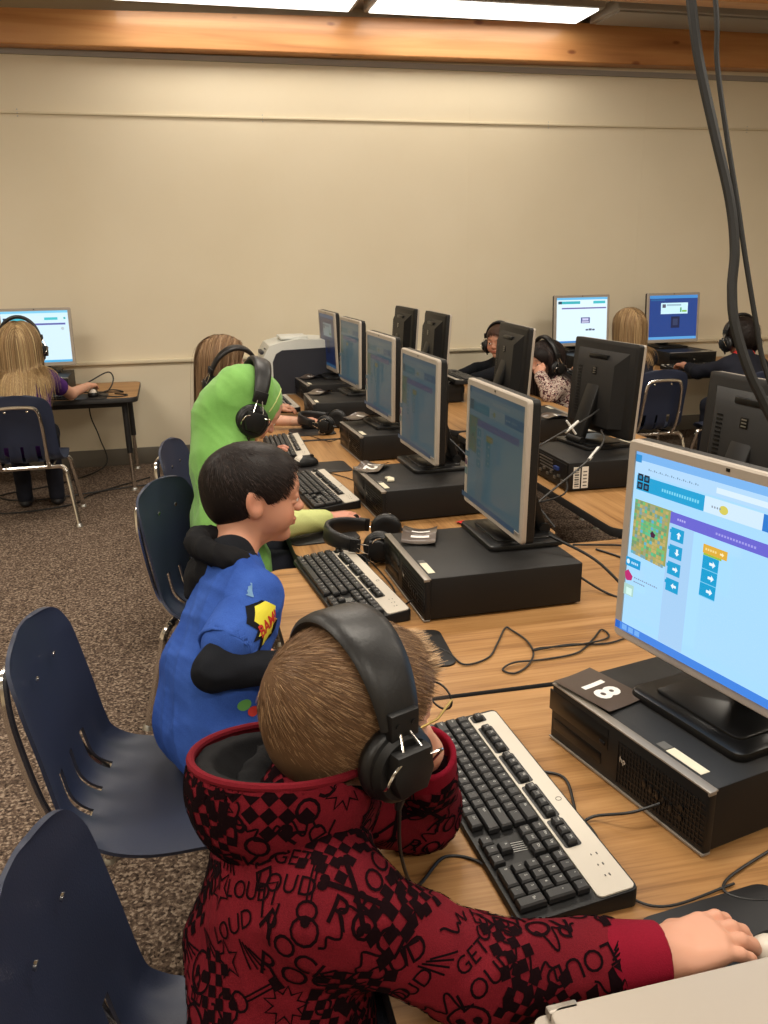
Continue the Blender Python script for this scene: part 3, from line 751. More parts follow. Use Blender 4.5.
# ------------------------------------------------------------------ signed distance modelling
class SDF:
    def __init__(s): s.p = []
    def cap(s, a, b, ra, rb=None, k=.02, op='u'):
        a = np.array(a, float); b = np.array(b, float); rb = ra if rb is None else rb
        r = max(ra, rb); s.p.append(('c', (a, b, ra, rb), k, op, np.minimum(a, b)-r, np.maximum(a, b)+r)); return s
    def ell(s, c, r, Rm=None, k=.02, op='u'):
        c = np.array(c, float); r = np.array(r if hasattr(r, '__len__') else (r, r, r), float)
        Rm = np.eye(3) if Rm is None else np.array(Rm)
        ext = np.sqrt(((Rm*r)**2).sum(1))
        s.p.append(('e', (c, r, Rm), k, op, c-ext, c+ext)); return s
    def cut(s, pt, n, k=.004):
        """keep the side n points away from"""
        n = np.array(n, float); n /= np.linalg.norm(n); s.p.append(('p', (np.array(pt, float), n), k, 'i', None, None)); return s
    def wrinkle(s, fn): s.p.append(('w', fn, 0, 'w', None, None)); return s
    @staticmethod
    def dist(kind, d, X, Y, Z):
        if kind == 'c':
            a, b, ra, rb = d; ab = b-a; L2 = max(ab@ab, 1e-12)
            px, py, pz = X-a[0], Y-a[1], Z-a[2]
            t = np.clip((px*ab[0]+py*ab[1]+pz*ab[2])/L2, 0, 1)
            return np.sqrt((px-t*ab[0])**2+(py-t*ab[1])**2+(pz-t*ab[2])**2)-(ra+(rb-ra)*t)
        if kind == 'e':
            c, r, Rm = d; px, py, pz = X-c[0], Y-c[1], Z-c[2]
            u = [(px*Rm[0, i]+py*Rm[1, i]+pz*Rm[2, i]) for i in range(3)]
            k0 = np.sqrt(sum((u[i]/r[i])**2 for i in range(3))); k1 = np.sqrt(sum((u[i]/r[i]**2)**2 for i in range(3)))+1e-9
            return k0*(k0-1)/k1
        if kind == 'p':
            c, n = d; return (X-c[0])*n[0]+(Y-c[1])*n[1]+(Z-c[2])*n[2]
    @staticmethod
    def comb(D, d, k, op):
        if op == 'u':
            h = np.maximum(k-np.abs(D-d), 0)/k; return np.minimum(D, d)-h*h*k*.25
        if op == 's': d = -d
        h = np.maximum(k-np.abs(D-d), 0)/k; return np.maximum(D, d)+h*h*k*.25
    def ev(s, P):
        P = np.asarray(P, float); X, Y, Z = P[..., 0], P[..., 1], P[..., 2]; D = np.full(X.shape, 1.0)
        for kd, d, k, op, lo, hi in s.p:
            if op == 'w': D = D+d(X, Y, Z)
            else: D = s.comb(D, s.dist(kd, d, X, Y, Z), k, op)
        return D
    def grid(s, h):
        lo = np.min([p[4] for p in s.p if p[3] == 'u'], 0)-3*h-.006; hi = np.max([p[5] for p in s.p if p[3] == 'u'], 0)+3*h+.006
        n = np.ceil((hi-lo)/h).astype(int)+1
        ax = [(lo[i]+h*np.arange(n[i])).astype(np.float32) for i in range(3)]
        D = np.full(n, 1.0, np.float32)
        for kd, d, k, op, l, u in s.p:
            if op == 'w':
                m = np.abs(D) < .03
                ii = np.nonzero(m); D[ii] += d(ax[0][ii[0]], ax[1][ii[1]], ax[2][ii[2]]).astype(np.float32); continue
            if kd == 'p': a = np.zeros(3, int); b = n
            else:
                mg = k+3*h
                a = np.maximum(((l-mg-lo)/h).astype(int), 0); b = np.minimum(((u+mg-lo)/h).astype(int)+2, n)
                if (b <= a).any(): continue
            sl = tuple(slice(a[i], b[i]) for i in range(3))
            X = ax[0][sl[0]][:, None, None]; Y = ax[1][sl[1]][None, :, None]; Z = ax[2][sl[2]][None, None, :]
            D[sl] = s.comb(D[sl], s.dist(kd, d, X, Y, Z), k, op)
        return nets(D, lo, h)
def nets(D, org, h):
    s = D < 0
    c = np.zeros(tuple(np.array(D.shape)-1), np.int8)
    offs = [(i, j, k) for i in (0, 1) for j in (0, 1) for k in (0, 1)]
    nx, ny, nz = c.shape
    for i, j, k in offs: c += s[i:i+nx, j:j+ny, k:k+nz]
    mix = (c > 0) & (c < 8); cells = np.argwhere(mix)
    idx = np.full(c.shape, -1, np.int64); idx[mix] = np.arange(len(cells))
    val = {o: D[cells[:, 0]+o[0], cells[:, 1]+o[1], cells[:, 2]+o[2]] for o in offs}
    S = np.zeros((len(cells), 3)); N = np.zeros(len(cells))
    for a in offs:
        for ax in range(3):
            if a[ax]: continue
            b = list(a); b[ax] = 1; b = tuple(b); da, db = val[a], val[b]; cr = (da < 0) != (db < 0)
            t = np.where(cr, da/np.where(cr, da-db, 1), 0)
            p = np.array(a, float)[None]+t[:, None]*(np.array(b, float)-np.array(a, float))[None]
            S += p*cr[:, None]; N += cr
    V = org+h*(cells+S/np.maximum(N, 1)[:, None])
    F = []
    for ax in range(3):
        sl0 = [slice(1, -1)]*3; sl1 = [slice(1, -1)]*3
        sl0[ax] = slice(0, -1); sl1[ax] = slice(1, None)
        a, b = s[tuple(sl0)], s[tuple(sl1)]; e = np.argwhere(a != b)
        if not len(e): continue
        u, v = (ax+1) % 3, (ax+2) % 3
        base = e.copy(); base[:, u] += 1; base[:, v] += 1
        def ci(du, dv):
            q = base.copy(); q[:, u] -= du; q[:, v] -= dv; return idx[q[:, 0], q[:, 1], q[:, 2]]
        q = np.stack([ci(1, 1), ci(0, 1), ci(0, 0), ci(1, 0)], 1)
        inside = a[e[:, 0], e[:, 1], e[:, 2]]
        q[~inside] = q[~inside][:, ::-1]; F.append(q)
    F = np.concatenate(F); F = F[(F >= 0).all(1)]
    return V, F
def relax(V, F, it=2, lam=.5):
    E = np.concatenate([F[:, [0, 1]], F[:, [1, 2]], F[:, [2, 3]], F[:, [3, 0]]])
    for _ in range(it):
        S = np.zeros_like(V); N = np.zeros(len(V))
        for a, b in ((0, 1), (1, 0)):
            for d in range(3): S[:, d] += np.bincount(E[:, a], V[E[:, b], d], len(V))
            N += np.bincount(E[:, a], minlength=len(V))
        V = V+lam*(S/np.maximum(N, 1)[:, None]-V)
    return V
def np_mesh(name, V, F, mat_, parent=None, cols=None):
    me = bpy.data.meshes.new(name)
    V = np.asarray(V, np.float32); F = np.asarray(F, np.int32); n = F.shape[1]
    me.vertices.add(len(V)); me.vertices.foreach_set('co', V.ravel())
    me.loops.add(F.size); me.loops.foreach_set('vertex_index', F.ravel())
    me.polygons.add(len(F)); me.polygons.foreach_set('loop_start', np.arange(0, F.size, n, dtype=np.int32))
    me.polygons.foreach_set('use_smooth', np.ones(len(F), bool))
    me.update(calc_edges=True); me.validate()
    me.materials.append(M[mat_] if isinstance(mat_, str) else mat_)
    if cols is not None:
        ca = me.color_attributes.new('Col', 'FLOAT_COLOR', 'POINT')
        ca.data.foreach_set('color', np.concatenate([cols, np.ones((len(cols), 1))], 1).astype(np.float32).ravel())
    o = bpy.data.objects.new(name, me); COL.objects.link(o)
    if parent is not None: o.parent = parent
    return o
def join_nets(parts):
    Vs, Fs, o = [], [], 0
    for V, F in parts: Vs.append(V); Fs.append(F+o); o += len(V)
    return np.concatenate(Vs), np.concatenate(Fs)
def rotm(yaw, pitch=0, roll=0):
    """columns = forward, left, up. pitch>0 looks down, roll>0 tips to own right"""
    m = Euler((R(roll), R(pitch), R(yaw)), 'XYZ').to_matrix(); return np.array(m)
def bvh_of(o):
    me = o.data; return BVHTree.FromPolygons([v.co.copy() for v in me.vertices], [tuple(p.vertices) for p in me.polygons])

# ------------------------------------------------------------------ head (local frame: +x face, +y left, +z up)
def head_sdf(C, Rm, neck, sc=1.0, open_eye=True):
    S = SDF(); C = np.array(C, float)
    def W(p): return C+Rm @ (np.array(p, float)*sc)
    def e(p, r, k=.02, op='u', extra=None): S.ell(W(p), np.array(r)*sc, Rm if extra is None else Rm @ extra, k*sc, op)
    def c(a, b, ra, rb, k=.015, op='u'): S.cap(W(a), W(b), ra*sc, rb*sc, k*sc, op)
    e((-.012, 0, .022), (.090, .071, .076)); e((.020, 0, -.032), (.058, .052, .066), .035)
    e((.038, 0, .028), (.046, .054, .046), .03)
    e((.062, 0, -.082), (.017, .018, .014), .022)
    for s in (-1, 1):
        e((.050, s*.033, -.038), (.026, .022, .026), .02)
        e((.030, s*.047, -.030), (.030, .012, .034), .02)
        c((.078, s*.012, .018), (.068, s*.040, .016), .006, .006, .016)
    c((.083, 0, .006), (.094, 0, -.021), .0055, .0080, .012)
    e((.0955, 0, -.023), (.0085, .0095, .0075), .008)
    for s in (-1, 1):
        e((.090, s*.009, -.026), (.0075, .006, .006), .007)
        e((.093, s*.030, .000), (.014, .017, .011), .012, 's')
        e((.071, s*.030, .000), (.0125, .0135, .0125), .003)
    for s in (-1, 1):
        e((.0735, s*.030, .0045), (.0125, .0155, .0095), .003)   # lids
        e((.0725, s*.030, -.0085), (.0110, .0150, .0060), .003)
    e((.0815, 0, -.048), (.008, .019, .0042), .007); e((.080, 0, -.0570), (.008, .016, .0046), .007)
    e((.0935, 0, -.0525), (.006, .018, .0013), .002, 's')
    for s in (-1, 1):
        er = np.array(Euler((0, R(-12), R(-s*18))).to_matrix())
        e((-.012, s*.073, -.006), (.0165, .006, .027), .008, 'u', er); e((-.006, s*.071, -.024), (.011, .006, .012), .008)
        e((-.008, s*.083, -.004), (.011, .007, .018), .004, 's')
    nk = np.array(neck, float)
    S.cap(W((-.020, 0, -.055)), nk, .040*sc, .045*sc, .03)
    S.cap(W((-.026, 0, -.015)), W((-.022, 0, -.065)), .048*sc, .040*sc, .03)
    return S, W
def finish_head(S, W, sc, Rm, C, tone, parent_fn=None):
    V, F = S.grid(.0028 if sc > .0 else .004)
    return V, F
def head_cols(V, C, Rm, sc, tone):
    L = (V-np.array(C)) @ Rm/sc
    col = np.tile(np.array(tone), (len(V), 1))
    def blend(m, c): 
        nonlocal col; col = col*(1-m[:, None])+np.array(c)*m[:, None]
    def g(p, r): return np.exp(-(((L-np.array(p))/np.array(r))**2).sum(1))
    t = np.array(tone)
    for s in (-1, 1):
        blend(.35*g((.07, s*.036, -.035), (.03, .022, .020)), t*np.array((1.0, .62, .58)))
        blend(.30*g((-.012, s*.085, -.006), (.025, .012, .03)), t*np.array((1.0, .62, .58)))
        # brows
        blend(np.clip(1.1*g((.086, s*.030, .021), (.012, .015, .0035)), 0, .7), t*.25)
    blend(np.clip(1.2*g((.091, 0, -.053), (.008, .018, .0075)), 0, .75), t*np.array((.92, .42, .42)))
    blend(.25*g((.10, 0, -.022), (.012, .012, .01)), t*np.array((1.0, .65, .6)))
    return col
def add_eyes(root, C, Rm, sc):
    for s in (-1, 1):
        p = np.array(C)+Rm @ (np.array((.0745, s*.030, -.0018))*sc)
        X = Matrix.Translation(Vector(p)) @ Matrix(Rm.tolist()).to_4x4()
        o = MB().sphere((0, 0, 0), .0118*sc, 16, 0, X).build('eye', 'eye_white', root)
        i = MB(); i.sphere((.0085*sc, 0, 0), (.0042*sc, .0058*sc, .0058*sc), 12, 0, X); i.build('iris', 'iris', o)

# ------------------------------------------------------------------ hand: wrist at origin, +x to the finger tips, +z back of the hand; side=+1 thumb on +y
def hand_sdf(wr, Rm, side=1, curl=(25, 25, 20), sc=1.0, spread=5, thumb_in=0, lift=0, forearm=None):
    S = SDF(); wr = np.array(wr, float)
    def W(p): return wr+Rm @ (np.array(p, float)*sc)
    S.ell(W((.034, 0, -.001)), np.array((.038, .029, .0125))*sc, Rm, .012)
    yb = [.022, .0075, -.007, -.0205]; ln = [.050, .056, .052, .041]; rr = [.0072, .0074, .0072, .0063]
    for i in range(4):
        b = np.array((.060-(.003 if i in (0, 3) else 0)-(.004 if i == 3 else 0), yb[i]*side, .002))
        S.cap(W((.004, yb[i]*side*.55, 0)), W(b), .0105*sc, (rr[i]+.0014)*sc, .012)
        yaw = R(spread)*(1.5-i)/1.5*side; a = R(lift); p = b
        for f_, cu, r0, r1 in ((.45, curl[0], rr[i]+.0004, rr[i]), (.31, curl[1], rr[i], rr[i]*.93), (.24, curl[2], rr[i]*.93, rr[i]*.82)):
            a += R(cu); d = np.array((math.cos(a)*math.cos(yaw), math.sin(yaw), -math.sin(a)))
            q = p+d*ln[i]*f_; S.cap(W(p), W(q), r0*sc, r1*sc, .0035); p = q
    t0 = np.array((.012, .020*side, -.004)); t1 = np.array((.034, (.036-.010*thumb_in)*side, -.010)); t2 = np.array((.056, (.040-.018*thumb_in)*side, -.013)); t3 = np.array((.074, (.036-.022*thumb_in)*side, -.015))
    S.cap(W(t0), W(t1), .011*sc, .0098*sc, .012); S.cap(W(t1), W(t2), .0092*sc, .0082*sc, .005); S.cap(W(t2), W(t3), .0082*sc, .0068*sc, .004)
    S.cap(W((0, 0, 0)), W((.014, 0, 0)), .0175*sc, .016*sc, .012)
    if forearm is not None: S.cap(W((0, 0, 0)), forearm, .0180*sc, .024*sc, .012)
    return S
def frame_from(d, up=(0, 0, 1)):
    x = np.array(d, float); x /= np.linalg.norm(x); u = np.array(up, float); z = u-x*(u@x); z /= np.linalg.norm(z); y = np.cross(z, x)
    return np.stack([x, y, z], 1)

# ------------------------------------------------------------------ hair strands
def strands(name, parent, roots, normals, dirf, length, seg, width, colf, mat_='hair', gravity=0.0, collide=None, lift=.25, jitter=.15, clump=0.0):
    n = len(roots); P = np.array(roots, float); N0 = np.array(normals, float)
    L = length if hasattr(length, '__len__') else np.full(n, length)
    L = L*RNG.uniform(.75, 1.1, n)
    d = dirf(P, N0); d = d+RNG.normal(0, jitter, (n, 3)); d -= N0*(d*N0).sum(1)[:, None]; d /= np.linalg.norm(d, axis=1)[:, None]+1e-9
    d = d+N0*lift; d /= np.linalg.norm(d, axis=1)[:, None]
    pts = [P.copy()]; st = L/seg
    for i in range(seg):
        if i > 0:
            nd = dirf(pts[-1], None); d = d*.62+nd*.38
            d[:, 2] -= gravity*.4
            d += RNG.normal(0, jitter*.15, (n, 3))
            d /= np.linalg.norm(d, axis=1)[:, None]+1e-9
        q = pts[-1]+d*st[:, None]
        if collide is not None:
            for _ in range(2):
                dd = collide.ev(q)-.003; e = 1e-3
                g = np.stack([collide.ev(q+np.eye(3)[a]*e)-dd-.003 for a in range(3)], 1)/e
                g /= np.linalg.norm(g, axis=1)[:, None]+1e-9
                q = q+g*np.maximum(-dd, 0)[:, None]
            d = q-pts[-1]; d /= np.linalg.norm(d, axis=1)[:, None]+1e-9
        pts.append(q)
    P = np.stack(pts, 1)  # n, seg+1, 3
    Tn = np.gradient(P, axis=1); Tn /= np.linalg.norm(Tn, axis=2)[..., None]+1e-9
    side = np.cross(Tn, N0[:, None, :]+RNG.normal(0, .25, (n, 1, 3))); side /= np.linalg.norm(side, axis=2)[..., None]+1e-9
    w = np.array([1, .95]+[1-.65*((k)/(seg))**2 for k in range(2, seg+1)])[:seg+1]*width
    A = P+side*w[None, :, None]*.5; B = P-side*w[None, :, None]*.5
    V = np.stack([A, B], 2).reshape(-1, 3)
    b = (np.arange(n)*(seg+1)*2)[:, None]+2*np.arange(seg)[None]
    F = np.stack([b, b+1, b+3, b+2], 2).reshape(-1, 4)
    c = colf(np.array(roots), n); cc = np.repeat(c, (seg+1)*2, 0)
    # ends a touch lighter, as hair is
    return np_mesh(name, V, F, mat_, parent, cc)
def sample_mesh(V, F, n, mask=None):
    tri = np.concatenate([F[:, [0, 1, 2]], F[:, [0, 2, 3]]]); a, b, c = V[tri[:, 0]], V[tri[:, 1]], V[tri[:, 2]]
    cr = np.cross(b-a, c-a); ar = np.linalg.norm(cr, axis=1)*.5
    if mask is not None: ar = ar*mask((a+b+c)/3)
    i = RNG.choice(len(tri), n, p=ar/ar.sum()); u = RNG.random((n, 2)); f = u.sum(1) > 1; u[f] = 1-u[f]
    P = a[i]+(b[i]-a[i])*u[:, :1]+(c[i]-a[i])*u[:, 1:]
    Nn = cr[i]/(np.linalg.norm(cr[i], axis=1)[:, None]+1e-12)
    return P, Nn
def varied(base, amt=.18, alt=None, palt=0.0):
    def f(roots, n):
        c = np.tile(np.array(base), (n, 1))*RNG.uniform(1-amt, 1+amt, (n, 1))
        if alt is not None:
            m = RNG.random(n) < palt; c[m] = np.array(alt)*RNG.uniform(1-amt, 1+amt, (m.sum(), 1))
        return c
    return f
def hair_cap(C, Rm, sc, thick=.010, hairline=.040, back=-.055, fo=(.078, .070, .091)):
    """scalp volume; cut away over the face and below the nape"""
    S = SDF(); C = np.array(C, float)
    def W(p): return C+Rm @ (np.array(p, float)*sc)
    S.ell(W((-.014, 0, .024)), (np.array((.090, .071, .076))+thick)*sc, Rm, .02)
    S.ell(W((.020, 0, .036)), (np.array((.064, .060, .050))+thick)*sc, Rm, .03*sc)
    S.ell(W((-.040, 0, -.020)), (np.array((.052, .054, .048))+thick*.5)*sc, Rm, .03*sc)
    # face opening
    S.ell(W((.110, 0, hairline-.090)), np.array(fo)*sc, Rm, .006*sc, 's')
    n = Rm @ np.array((.38, 0, -1.0)); S.cut(W((-.06, 0, back)), n, .008*sc)
    # ear notch
    for s in (-1, 1): S.ell(W((-.004, s*.082, -.022)), np.array((.024, .026, .036))*sc, Rm, .006*sc, 's')
    return S

# ------------------------------------------------------------------ body
def mix(a, b, t): return np.array(a, float)*(1-t)+np.array(b, float)*t
def torso(S, J, g=0.0, k=.04, wst=.0):
    pe, ch, nk = [np.array(J[q], float) for q in ('pelvis', 'chest', 'neck')]
    l = np.array(J['shL'], float)-np.array(J['shR'], float); l /= np.linalg.norm(l)
    hl = np.array(J.get('hipdir', l), float); hl /= np.linalg.norm(hl)
    mid = mix(pe, ch, .5)+np.array(J.get('bow', (0, 0, 0)), float)
    for s in (-1, 1):
        S.cap(pe+hl*s*.045, mid+(l+hl)/2*s*.040, .072+g, .064+g+wst, k)
        S.cap(mid+(l+hl)/2*s*.040, ch+l*s*.045, .064+g+wst, .066+g, k)
        sh = np.array(J['shL' if s > 0 else 'shR'], float)
        S.cap(ch+l*s*.05, sh-l*s*.012, .060+g, .043+g, k)
        S.cap(nk, sh, .032+g, .038+g, k)
    S.cap(ch, nk, .060+g, .040+g, k)
def legs(S, J, g=0.0, foot=False):
    for s in 'LR':
        h, kn, an = [np.array(J[q+s], float) for q in ('hip', 'knee', 'ankle')]
        S.cap(h, kn, .056+g, .043+g, .03); S.cap(kn, an, .043+g, .034+g, .02)
def arm(S, sh, el, wr, r=(.040, .033, .026), g=0.0, k=.018):
    sh, el, wr = [np.array(q, float) for q in (sh, el, wr)]
    S.cap(sh, el, r[0]+g, r[1]+g, k); S.cap(el, wr, r[1]+g, r[2]+g, k)
def folds(seed, amp=.0022, f=26):
    r = np.random.default_rng(seed); W_ = [(r.normal(0, 1, 3)*f*q, r.uniform(0, 6), a) for q, a in ((.8, 1), (1.3, .8), (2.2, .45), (3.4, .3))]
    def fn(X, Y, Z):
        t = 0
        for w, p, a in W_:
            s_ = np.sin(X*w[0]+Y*w[1]+Z*w[2]+p+1.3*np.sin(X*w[1]*.5+Z*w[0]*.4))
            t = t+a*(1-np.abs(s_))**2
        return -amp*(t-.8)
    return fn
def seated(px, py, yaw, lean=15, seat=.33, bow=.02, hw=.105, sl=.36, floor_=True, tw=0, legout=.29):
    """joints for a child sitting; yaw = facing"""
    f = np.array((math.cos(R(yaw)), math.sin(R(yaw)), 0)); l = np.array((-f[1], f[0], 0)); up = np.array((0, 0, 1.0))
    f2 = np.array((math.cos(R(yaw+tw)), math.sin(R(yaw+tw)), 0)); l2 = np.array((-f2[1], f2[0], 0))
    pe = np.array((px, py, seat+.055)); d = up*math.cos(R(lean))+f*math.sin(R(lean))
    J = dict(pelvis=pe, chest=pe+d*sl*.70, neck=pe+d*sl, bow=-f*bow, hipdir=l)
    J['shL'] = pe+d*sl*.86+l2*hw; J['shR'] = pe+d*sl*.86-l2*hw
    for s, q in (('L', 1), ('R', -1)):
        J['hip'+s] = pe+l*q*.055+f*.02-up*.01; J['knee'+s] = J['hip'+s]+f*legout*.80+l*q*.025-up*.012; J['ankle'+s] = J['knee'+s]+f*.01-up*(J['knee'+s][2]-.055)
    J['f'] = f; J['l'] = l
    return J
def shoes(root, J):
    for s in 'LR':
        a = J['ankle'+s]; f = J['f']; S = SDF()
        S.cap(a+f*0-np.array((0, 0, .02)), a+f*.11-np.array((0, 0, .033)), .030, .026, .02); S.ell(a+f*.045-np.array((0, 0, .035)), (.085, .034, .020), np.stack([f, J['l'], (0, 0, 1)], 1), .02)
        S.cut(a-np.array((0, 0, a[2]-.003)), (0, 0, -1), .003)
        V, F = S.grid(.006); np_mesh('shoe', V, F, 'shoe', root)
def decal(surf_bvh, polys, org, n, rot, off=.0012, flip=False):
    """polys: (verts2d, faces) in metres, wrapped on to the surface around org along -n"""
    n = Vector(n).normalized(); u = n.cross(Vector((0, 0, 1)));
    if u.length < .1: u = Vector((1, 0, 0))
    u = -u.normalized(); v = n.cross(u)
    c, s = math.cos(rot), math.sin(rot); u, v = u*c+v*s, v*c-u*s
    vs, fs = polys; out = []; ok = []
    for x, y in vs:
        p = Vector(org)+u*x+v*y+n*.05; h = surf_bvh.ray_cast(p, -n, .10)
        if h[0] is None or h[1].dot(n) < .15: out.append(None)
        else:
            nn = h[1] if h[1].dot(n) > 0 else -h[1]; out.append(h[0]+nn*off)
    m = {}; V = []; F = []
    for f in fs:
        if any(out[i] is None for i in f): continue
        P = [out[i] for i in f]
        if max((P[a]-P[a-1]).length for a in range(len(P))) > .02: continue
        g = []
        for i in f:
            if i not in m: m[i] = len(V); V.append(out[i])
            g.append(m[i])
        F.append(tuple(g))
    return V, F
def fine(vs, fs, maxe=.006):
    bm = bmesh.new(); vv = [bm.verts.new((p[0], p[1], 0)) for p in vs]
    for f in fs:
        try: bm.faces.new([vv[i] for i in f])
        except Exception: pass
    bmesh.ops.triangulate(bm, faces=bm.faces[:])
    for _ in range(3):
        e = [e for e in bm.edges if e.calc_length() > maxe]
        if not e: break
        bmesh.ops.subdivide_edges(bm, edges=e, cuts=1); bmesh.ops.triangulate(bm, faces=bm.faces[:])
    bm.verts.index_update()
    r = ([(v.co.x, v.co.y) for v in bm.verts], [tuple(v.index for v in f.verts) for f in bm.faces]); bm.free(); return r
def stroke(pts, w, closed=False):
    """flat 2D ribbon along pts"""
    P = [Vector((p[0], p[1])) for p in pts]; n = len(P); vs = []; fs = []
    for i, p in enumerate(P):
        a = P[i-1] if (i or closed) else p; b = P[(i+1) % n] if (i < n-1 or closed) else p
        t = (b-a); t = t.normalized() if t.length > 1e-9 else Vector((1, 0)); q = Vector((-t.y, t.x))*w/2; vs += [tuple(p+q), tuple(p-q)]
    for i in range(n if closed else n-1):
        j = (i+1) % n; fs.append((2*i, 2*i+1, 2*j+1, 2*j))
    return vs, fs
def merge2(*g):
    V, F = [], []
    for vs, fs in g:
        o = len(V); V += [(p[0], p[1]) for p in vs]; F += [tuple(i+o for i in f) for f in fs]
    return V, F
def circ(cx, cy, rx, ry=None, n=14): ry = ry or rx; return [(cx+rx*math.cos(2*PI*k/n), cy+ry*math.sin(2*PI*k/n)) for k in range(n)]
def doodles():
    D = []
    def word(t, s, ol=True):
        v, f = text_geo(t, s, .0)
        D.append(('w', fine([(x, y) for x, y, z in v], f)))
    for t, s in (('ROCK', .026), ('LOUD', .024), ('GET', .020), ('ROCK', .030), ('LOUD', .020)): word(t, s)
    v1, f1 = text_geo('GET', .019); v2, f2 = text_geo('LOUD', .021)
    D.append(('w', fine(*merge2(([(x, y+.011) for x, y, z in v1], f1), ([(x, y-.010) for x, y, z in v2], f2)))))
    def checker(n, m, s):
        g = []
        for i in range(n):
            for j in range(m):
                if (i+j) % 2 == 0: x, y = (i-n/2)*s, (j-m/2)*s; g.append(([(x, y), (x+s, y), (x+s, y+s), (x, y+s)], [(0, 1, 2, 3)]))
        return merge2(*g)
    D.append(('c', fine(*checker(6, 4, .0105)))); D.append(('c', fine(*checker(4, 7, .009)))); D.append(('c', fine(*checker(5, 5, .0085))))
    # skull
    sk = merge2(stroke(circ(0, .004, .017, .016, 18), .0024, True), stroke([(-.010, -.010), (-.009, -.019), (.009, -.019), (.010, -.010)], .0024), (circ(-.007, .003, .0042, .005, 8), [tuple(range(8))]), (circ(.007, .003, .0042, .005, 8), [tuple(range(8))]),
                ([(-.002, -.007), (.002, -.007), (0, -.002)], [(0, 1, 2)]), stroke([(-.003, -.013), (-.003, -.019)], .0012), stroke([(.003, -.013), (.003, -.019)], .0012))
    D.append(('s', fine(*sk)))
    cb = merge2(stroke([(-.022, -.012), (.022, .012)], .0045), stroke([(-.022, .012), (.022, -.012)], .0045), *[(circ(a, b, .0038, n=8), [tuple(range(8))]) for a, b in ((-.024, -.010), (-.022, -.015), (.024, .010), (.022, .015), (-.024, .010), (-.022, .015), (.024, -.010), (.022, -.015))])
    D.append(('s', fine(*cb)))
    # lightning
    bo = [(-.006, .022), (.006, .022), (.001, .006), (.009, .006), (-.006, -.022), (-.001, -.002), (-.009, -.002)]
    D.append(('s', fine(*stroke(bo, .0022, True)))); D.append(('b', fine(bo, [(0, 1, 2, 6), (2, 3, 4, 5), (2, 5, 6)])))
    # guitar
    gt = merge2(stroke(circ(0, -.020, .011, .010, 12), .0022, True), stroke(circ(0, -.006, .008, .007, 12), .0022, True), stroke([(-.0015, .0), (-.0015, .028)], .0016), stroke([(.0022, .0), (.0022, .028)], .0016), ([(-.005, .028), (.006, .027), (.007, .036), (-.006, .037)], [(0, 1, 2, 3)]), (circ(0, -.014, .004, n=8), [tuple(range(8))]))
    D.append(('g', fine(*gt)))
    st = [((.016 if k % 2 == 0 else .007)*math.cos(PI/2+k*PI/5), (.016 if k % 2 == 0 else .007)*math.sin(PI/2+k*PI/5)) for k in range(10)]
    D.append(('s', fine(*stroke(st, .0022, True))))
    hb = [((.018 if k % 2 == 0 else .010)*math.cos(k*PI/9), (.018 if k % 2 == 0 else .010)*math.sin(k*PI/9)) for k in range(18)]
    D.append(('s', fine(*stroke(hb, .0020, True))))
    # scribbles
    for q in range(5):
        r = random.Random(q); P = [(-.02+.04*i/9, r.uniform(-.010, .010)) for i in range(10)]
        P2 = [(p.x, p.y) for p in curve_pts([(x, y, 0) for x, y in P], 4)]
        D.append(('k', fine(*stroke(P2, .0019))))
    for q in range(2): D.append(('k', fine(*merge2(*[stroke([(-.014+.003*k, -.008+.002*k), (.010+.003*k, -.012+.006*k)], .0017) for k in range(4)]))))
    return D
# ================================================================== PLACE
TH = .494      # table height
# ------------------------------------------------------------------ camera
F_, P_, Y_, G_, H_ = 864., R(16.62), R(13.38), R(-.681), 1.27
fw = Vector((math.sin(Y_)*math.cos(P_), math.cos(Y_)*math.cos(P_), -math.sin(P_)))
rt = Vector((math.cos(Y_), -math.sin(Y_), 0)); up_ = rt.cross(fw)
r2 = rt*math.cos(G_)+up_*math.sin(G_); u2 = -rt*math.sin(G_)+up_*math.cos(G_)
cam = bpy.data.cameras.new('camera'); co = bpy.data.objects.new('camera', cam); COL.objects.link(co)
co.matrix_world = Matrix(((r2.x, u2.x, -fw.x, 0), (r2.y, u2.y, -fw.y, 0), (r2.z, u2.z, -fw.z, H_), (0, 0, 0, 1)))
cam.sensor_fit = 'HORIZONTAL'; cam.sensor_width = 36; cam.lens = F_/768*36; cam.clip_start = .02
SC.camera = co
# ------------------------------------------------------------------ room shell
WY = 5.62; X0, X1, Y0, CZ = -3.4, 5.6, -3.2, 2.66
def slab(name, c, d, m, **k): return struct(MB().box(c, d, 0, **k).build(name, m))
slab('floor', ((X0+X1)/2, (Y0+WY)/2, -.05), (X1-X0+.2, WY-Y0+.2, .1), 'carpet')
slab('ceiling', ((X0+X1)/2, (Y0+WY)/2, CZ+.05), (X1-X0+.2, WY-Y0+.2, .1), 'ceil')
slab('wall_back', ((X0+X1)/2, WY+.05, CZ/2), (X1-X0, .1, CZ), 'wall')
slab('wall_left', (X0-.05, (Y0+WY)/2, CZ/2), (.1, WY-Y0, CZ), 'wall')
slab('wall_right', (X1+.05, (Y0+WY)/2, CZ/2), (.1, WY-Y0, CZ), 'wall')
slab('wall_front', ((X0+X1)/2, Y0-.05, CZ/2), (X1-X0, .1, CZ), 'wall')
slab('baseboard_back', ((X0+X1)/2, WY-.008, .053), (X1-X0, .016, .106), 'base_grey', bev=.003)
slab('trim_1', ((X0+X1)/2, WY-.006, 2.055), (X1-X0, .012, .014), 'cream', bev=.003)
slab('trim_2', ((X0+X1)/2, WY-.014, .648), (X1-X0, .028, .022), 'cream', bev=.005)
b = MB()
